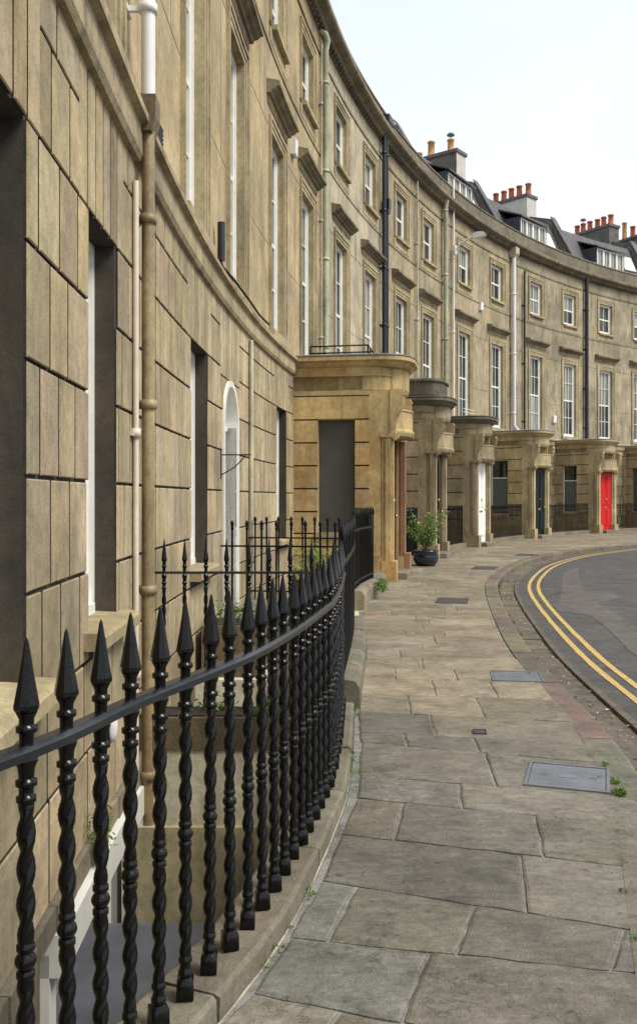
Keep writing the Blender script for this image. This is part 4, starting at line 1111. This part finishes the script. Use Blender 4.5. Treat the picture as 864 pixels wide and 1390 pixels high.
# ------------------------------------------------------------------ covers in the pavement
def cover(label,c,w,d,rot,mat='cover',frame=.022):
    root=empty('access_cover',(c[0],c[1],0),label,'manhole cover')
    mb=MB(); z=.006
    mb.box((c[0],c[1],z-.01),(w/2-frame,d/2-frame,.01),mat,rot)
    if w>.3:
        cs,sn=math.cos(rot),math.sin(rot)
        for dx,dy,hx,hy in ((-w*.3,0,.02,.008),(w*.3,0,.02,.008),(0,0,.05,.03)):
            mb.box((c[0]+dx*cs-dy*sn,c[1]+dx*sn+dy*cs,z-.0035+(.0015 if hx>.03 else .0)),(hx,hy,.004),'cover_dark' if hx<.03 else mat,rot)
        for q in range(1,9):
            dy=-d/2+frame+(d-2*frame)*q/9; mb.box((c[0]-dy*sn,c[1]+dy*cs,z-.0045),(w/2-frame-.012,.0035,.005),mat,rot)
    mb.build('cover_plate',root)
    mb=MB(); cs,sn=math.cos(rot),math.sin(rot)
    for dx,dy,hx,hy in ((0,d/2-frame/2+.002,w/2,frame/2-.003),(0,-d/2+frame/2-.002,w/2,frame/2-.003),(w/2-frame/2+.002,0,frame/2-.003,d/2),(-w/2+frame/2-.002,0,frame/2-.003,d/2)):
        mb.box((c[0]+dx*cs-dy*sn,c[1]+dx*sn+dy*cs,z-.008+(.0006 if hx>hy else 0)),(hx,hy,.011),mat,rot)
    mb.build('cover_frame',root)
cover('large blue-grey steel cover in the flags, nearest to the camera',(1.335,4.745),.43,.43,math.radians(-18))
cover('blue-grey steel cover with a stone surround, farther along near the kerb',(1.66,7.42),.42,.42,math.radians(-8))
cover('small square iron stop-cock cover between the flags',(1.03,5.66),.085,.1,math.radians(-8),'cover_dark',.01)
cover('dark iron cover beside the narrowest part of the kerb',(1.95,12.9),.46,.62,math.radians(-12),'cover_dark')
cover('dark iron cover in the pavement before the white door',(3.55,18.9),.5,.7,math.radians(-18),'cover_dark')
cover('dark iron cover outside the white door porch',(5.45,23.2),.5,.7,math.radians(-25),'cover_dark')
# debris in the gutter and weeds in joints
mb=MB()
for _ in range(420):
    y=rnd(4.5,19); i=min(range(len(Kout)),key=lambda k:abs(Kout[k].y-y)); p=offset(Kout,rnd(.02,.27))[i] if False else Kout[i]+Vector((rnd(.03,.27),rnd(-.15,.15)))
    a=rnd(0,6.28); l=rnd(.008,.026); q=Vector((math.cos(a),math.sin(a)))*l; w=Vector((-q.y,q.x))*.5; z=-.1+rnd(0,.006)
    mb.add([(p.x-q.x,p.y-q.y,z),(p.x+w.x,p.y+w.y,z+.006),(p.x+q.x,p.y+q.y,z+.002),(p.x-w.x,p.y-w.y,z+.004)],[[0,1,2,3]],'litter_white' if R_()<.18 else 'litter')
tag(mb.build('leaf_litter',recalc=False),'dry leaves and paper flecks lying in the gutter','litter',kind='stuff')
mb=MB()
def tuft(p,r,n,sz=.02):
    for _ in range(n):
        a=rnd(0,6.28); q=r*math.sqrt(R_()); leaf(mb,(p[0]+q*math.cos(a),p[1]+q*math.sin(a)*1.5,p[2]+rnd(0,.012)),sz*rnd(.5,1.3),'weed',Vector((rnd(-1,1),rnd(-1,1),rnd(.2,1.5))))
tuft((1.52,4.47,0),.032,260,.018); tuft((1.56,4.65,0),.02,110,.016); tuft((1.60,4.95,0),.015,40,.014)
for _ in range(60):
    i=int(rnd(30,75)); p=Kout[i]; tuft((p.x+rnd(-.0,.03),p.y,-.08),.03,int(rnd(6,40)),.03)
for _ in range(40):
    i=int(rnd(18,60)); p=Kin[i]; tuft((p.x,p.y+rnd(-.1,.1),0),.015,int(rnd(4,18)),.012)
for _ in range(30):
    p=edgeL[int(rnd(30,len(Fall)))]; tuft((p.x+.01,p.y,0),.02,int(rnd(5,25)),.018)
tag(mb.build('joint_weeds',recalc=False),'small green weeds growing in the joints of the paving and kerb','weeds',kind='stuff')

# ------------------------------------------------------------------ world, light, camera
w=bpy.data.worlds.new('World'); scene.world=w; w.use_nodes=True; nt=w.node_tree; nt.nodes.clear()
out=nt.nodes.new('ShaderNodeOutputWorld'); bg=nt.nodes.new('ShaderNodeBackground'); sky=nt.nodes.new('ShaderNodeTexSky')
sky.sky_type='NISHITA'; sky.sun_disc=False; sky.sun_elevation=math.radians(52); sky.sun_rotation=math.radians(118)
sky.air_density=1.2; sky.dust_density=3.0
tc=nt.nodes.new('ShaderNodeTexCoord'); nz=nt.nodes.new('ShaderNodeTexNoise'); nz.inputs['Scale'].default_value=1.1; nz.inputs['Detail'].default_value=5
mp=nt.nodes.new('ShaderNodeMapping'); mp.inputs['Scale'].default_value=(1,1,2.2); nt.links.new(tc.outputs['Generated'],mp.inputs[0]); nt.links.new(mp.outputs[0],nz.inputs['Vector'])
cr=nt.nodes.new('ShaderNodeValToRGB'); cr.color_ramp.elements[0].position=.36; cr.color_ramp.elements[0].color=(.78,.78,.78,1); cr.color_ramp.elements[1].position=.62; cr.color_ramp.elements[1].color=(.97,.97,.97,1)
nt.links.new(nz.outputs['Fac'],cr.inputs[0])
mx=nt.nodes.new('ShaderNodeMixRGB'); mx.inputs[2].default_value=(8.0,8.55,8.9,1); nt.links.new(cr.outputs[0],mx.inputs[0]); nt.links.new(sky.outputs[0],mx.inputs[1])
nt.links.new(mx.outputs[0],bg.inputs[0]); bg.inputs[1].default_value=.1; nt.links.new(bg.outputs[0],out.inputs[0])
sd=bpy.data.lights.new('sun','SUN'); sd.energy=2.9; sd.angle=math.radians(22); sd.color=(1,.95,.86)
so=bpy.data.objects.new('sun',sd); COL.objects.link(so)
el,az=math.radians(52),math.radians(118)
d=Vector((math.sin(az)*math.cos(el),math.cos(az)*math.cos(el),math.sin(el)))  # towards the sun
so.rotation_euler=d.to_track_quat('Z','Y').to_euler(); so.location=(20,10,40)
cam=bpy.data.cameras.new('camera'); co=bpy.data.objects.new('camera',cam); COL.objects.link(co)
co.location=(0,0,1.5); co.rotation_euler=(math.radians(90),0,0)
cam.sensor_fit='VERTICAL'; cam.sensor_height=36; cam.sensor_width=36; cam.lens=36*1200/1390; cam.shift_y=-19/1390; cam.clip_end=2000; cam.clip_start=.05
scene.camera=co
vs_=scene.view_settings; vs_.view_transform='Standard'; vs_.look='None'; vs_.gamma=1; vs_.exposure=.38
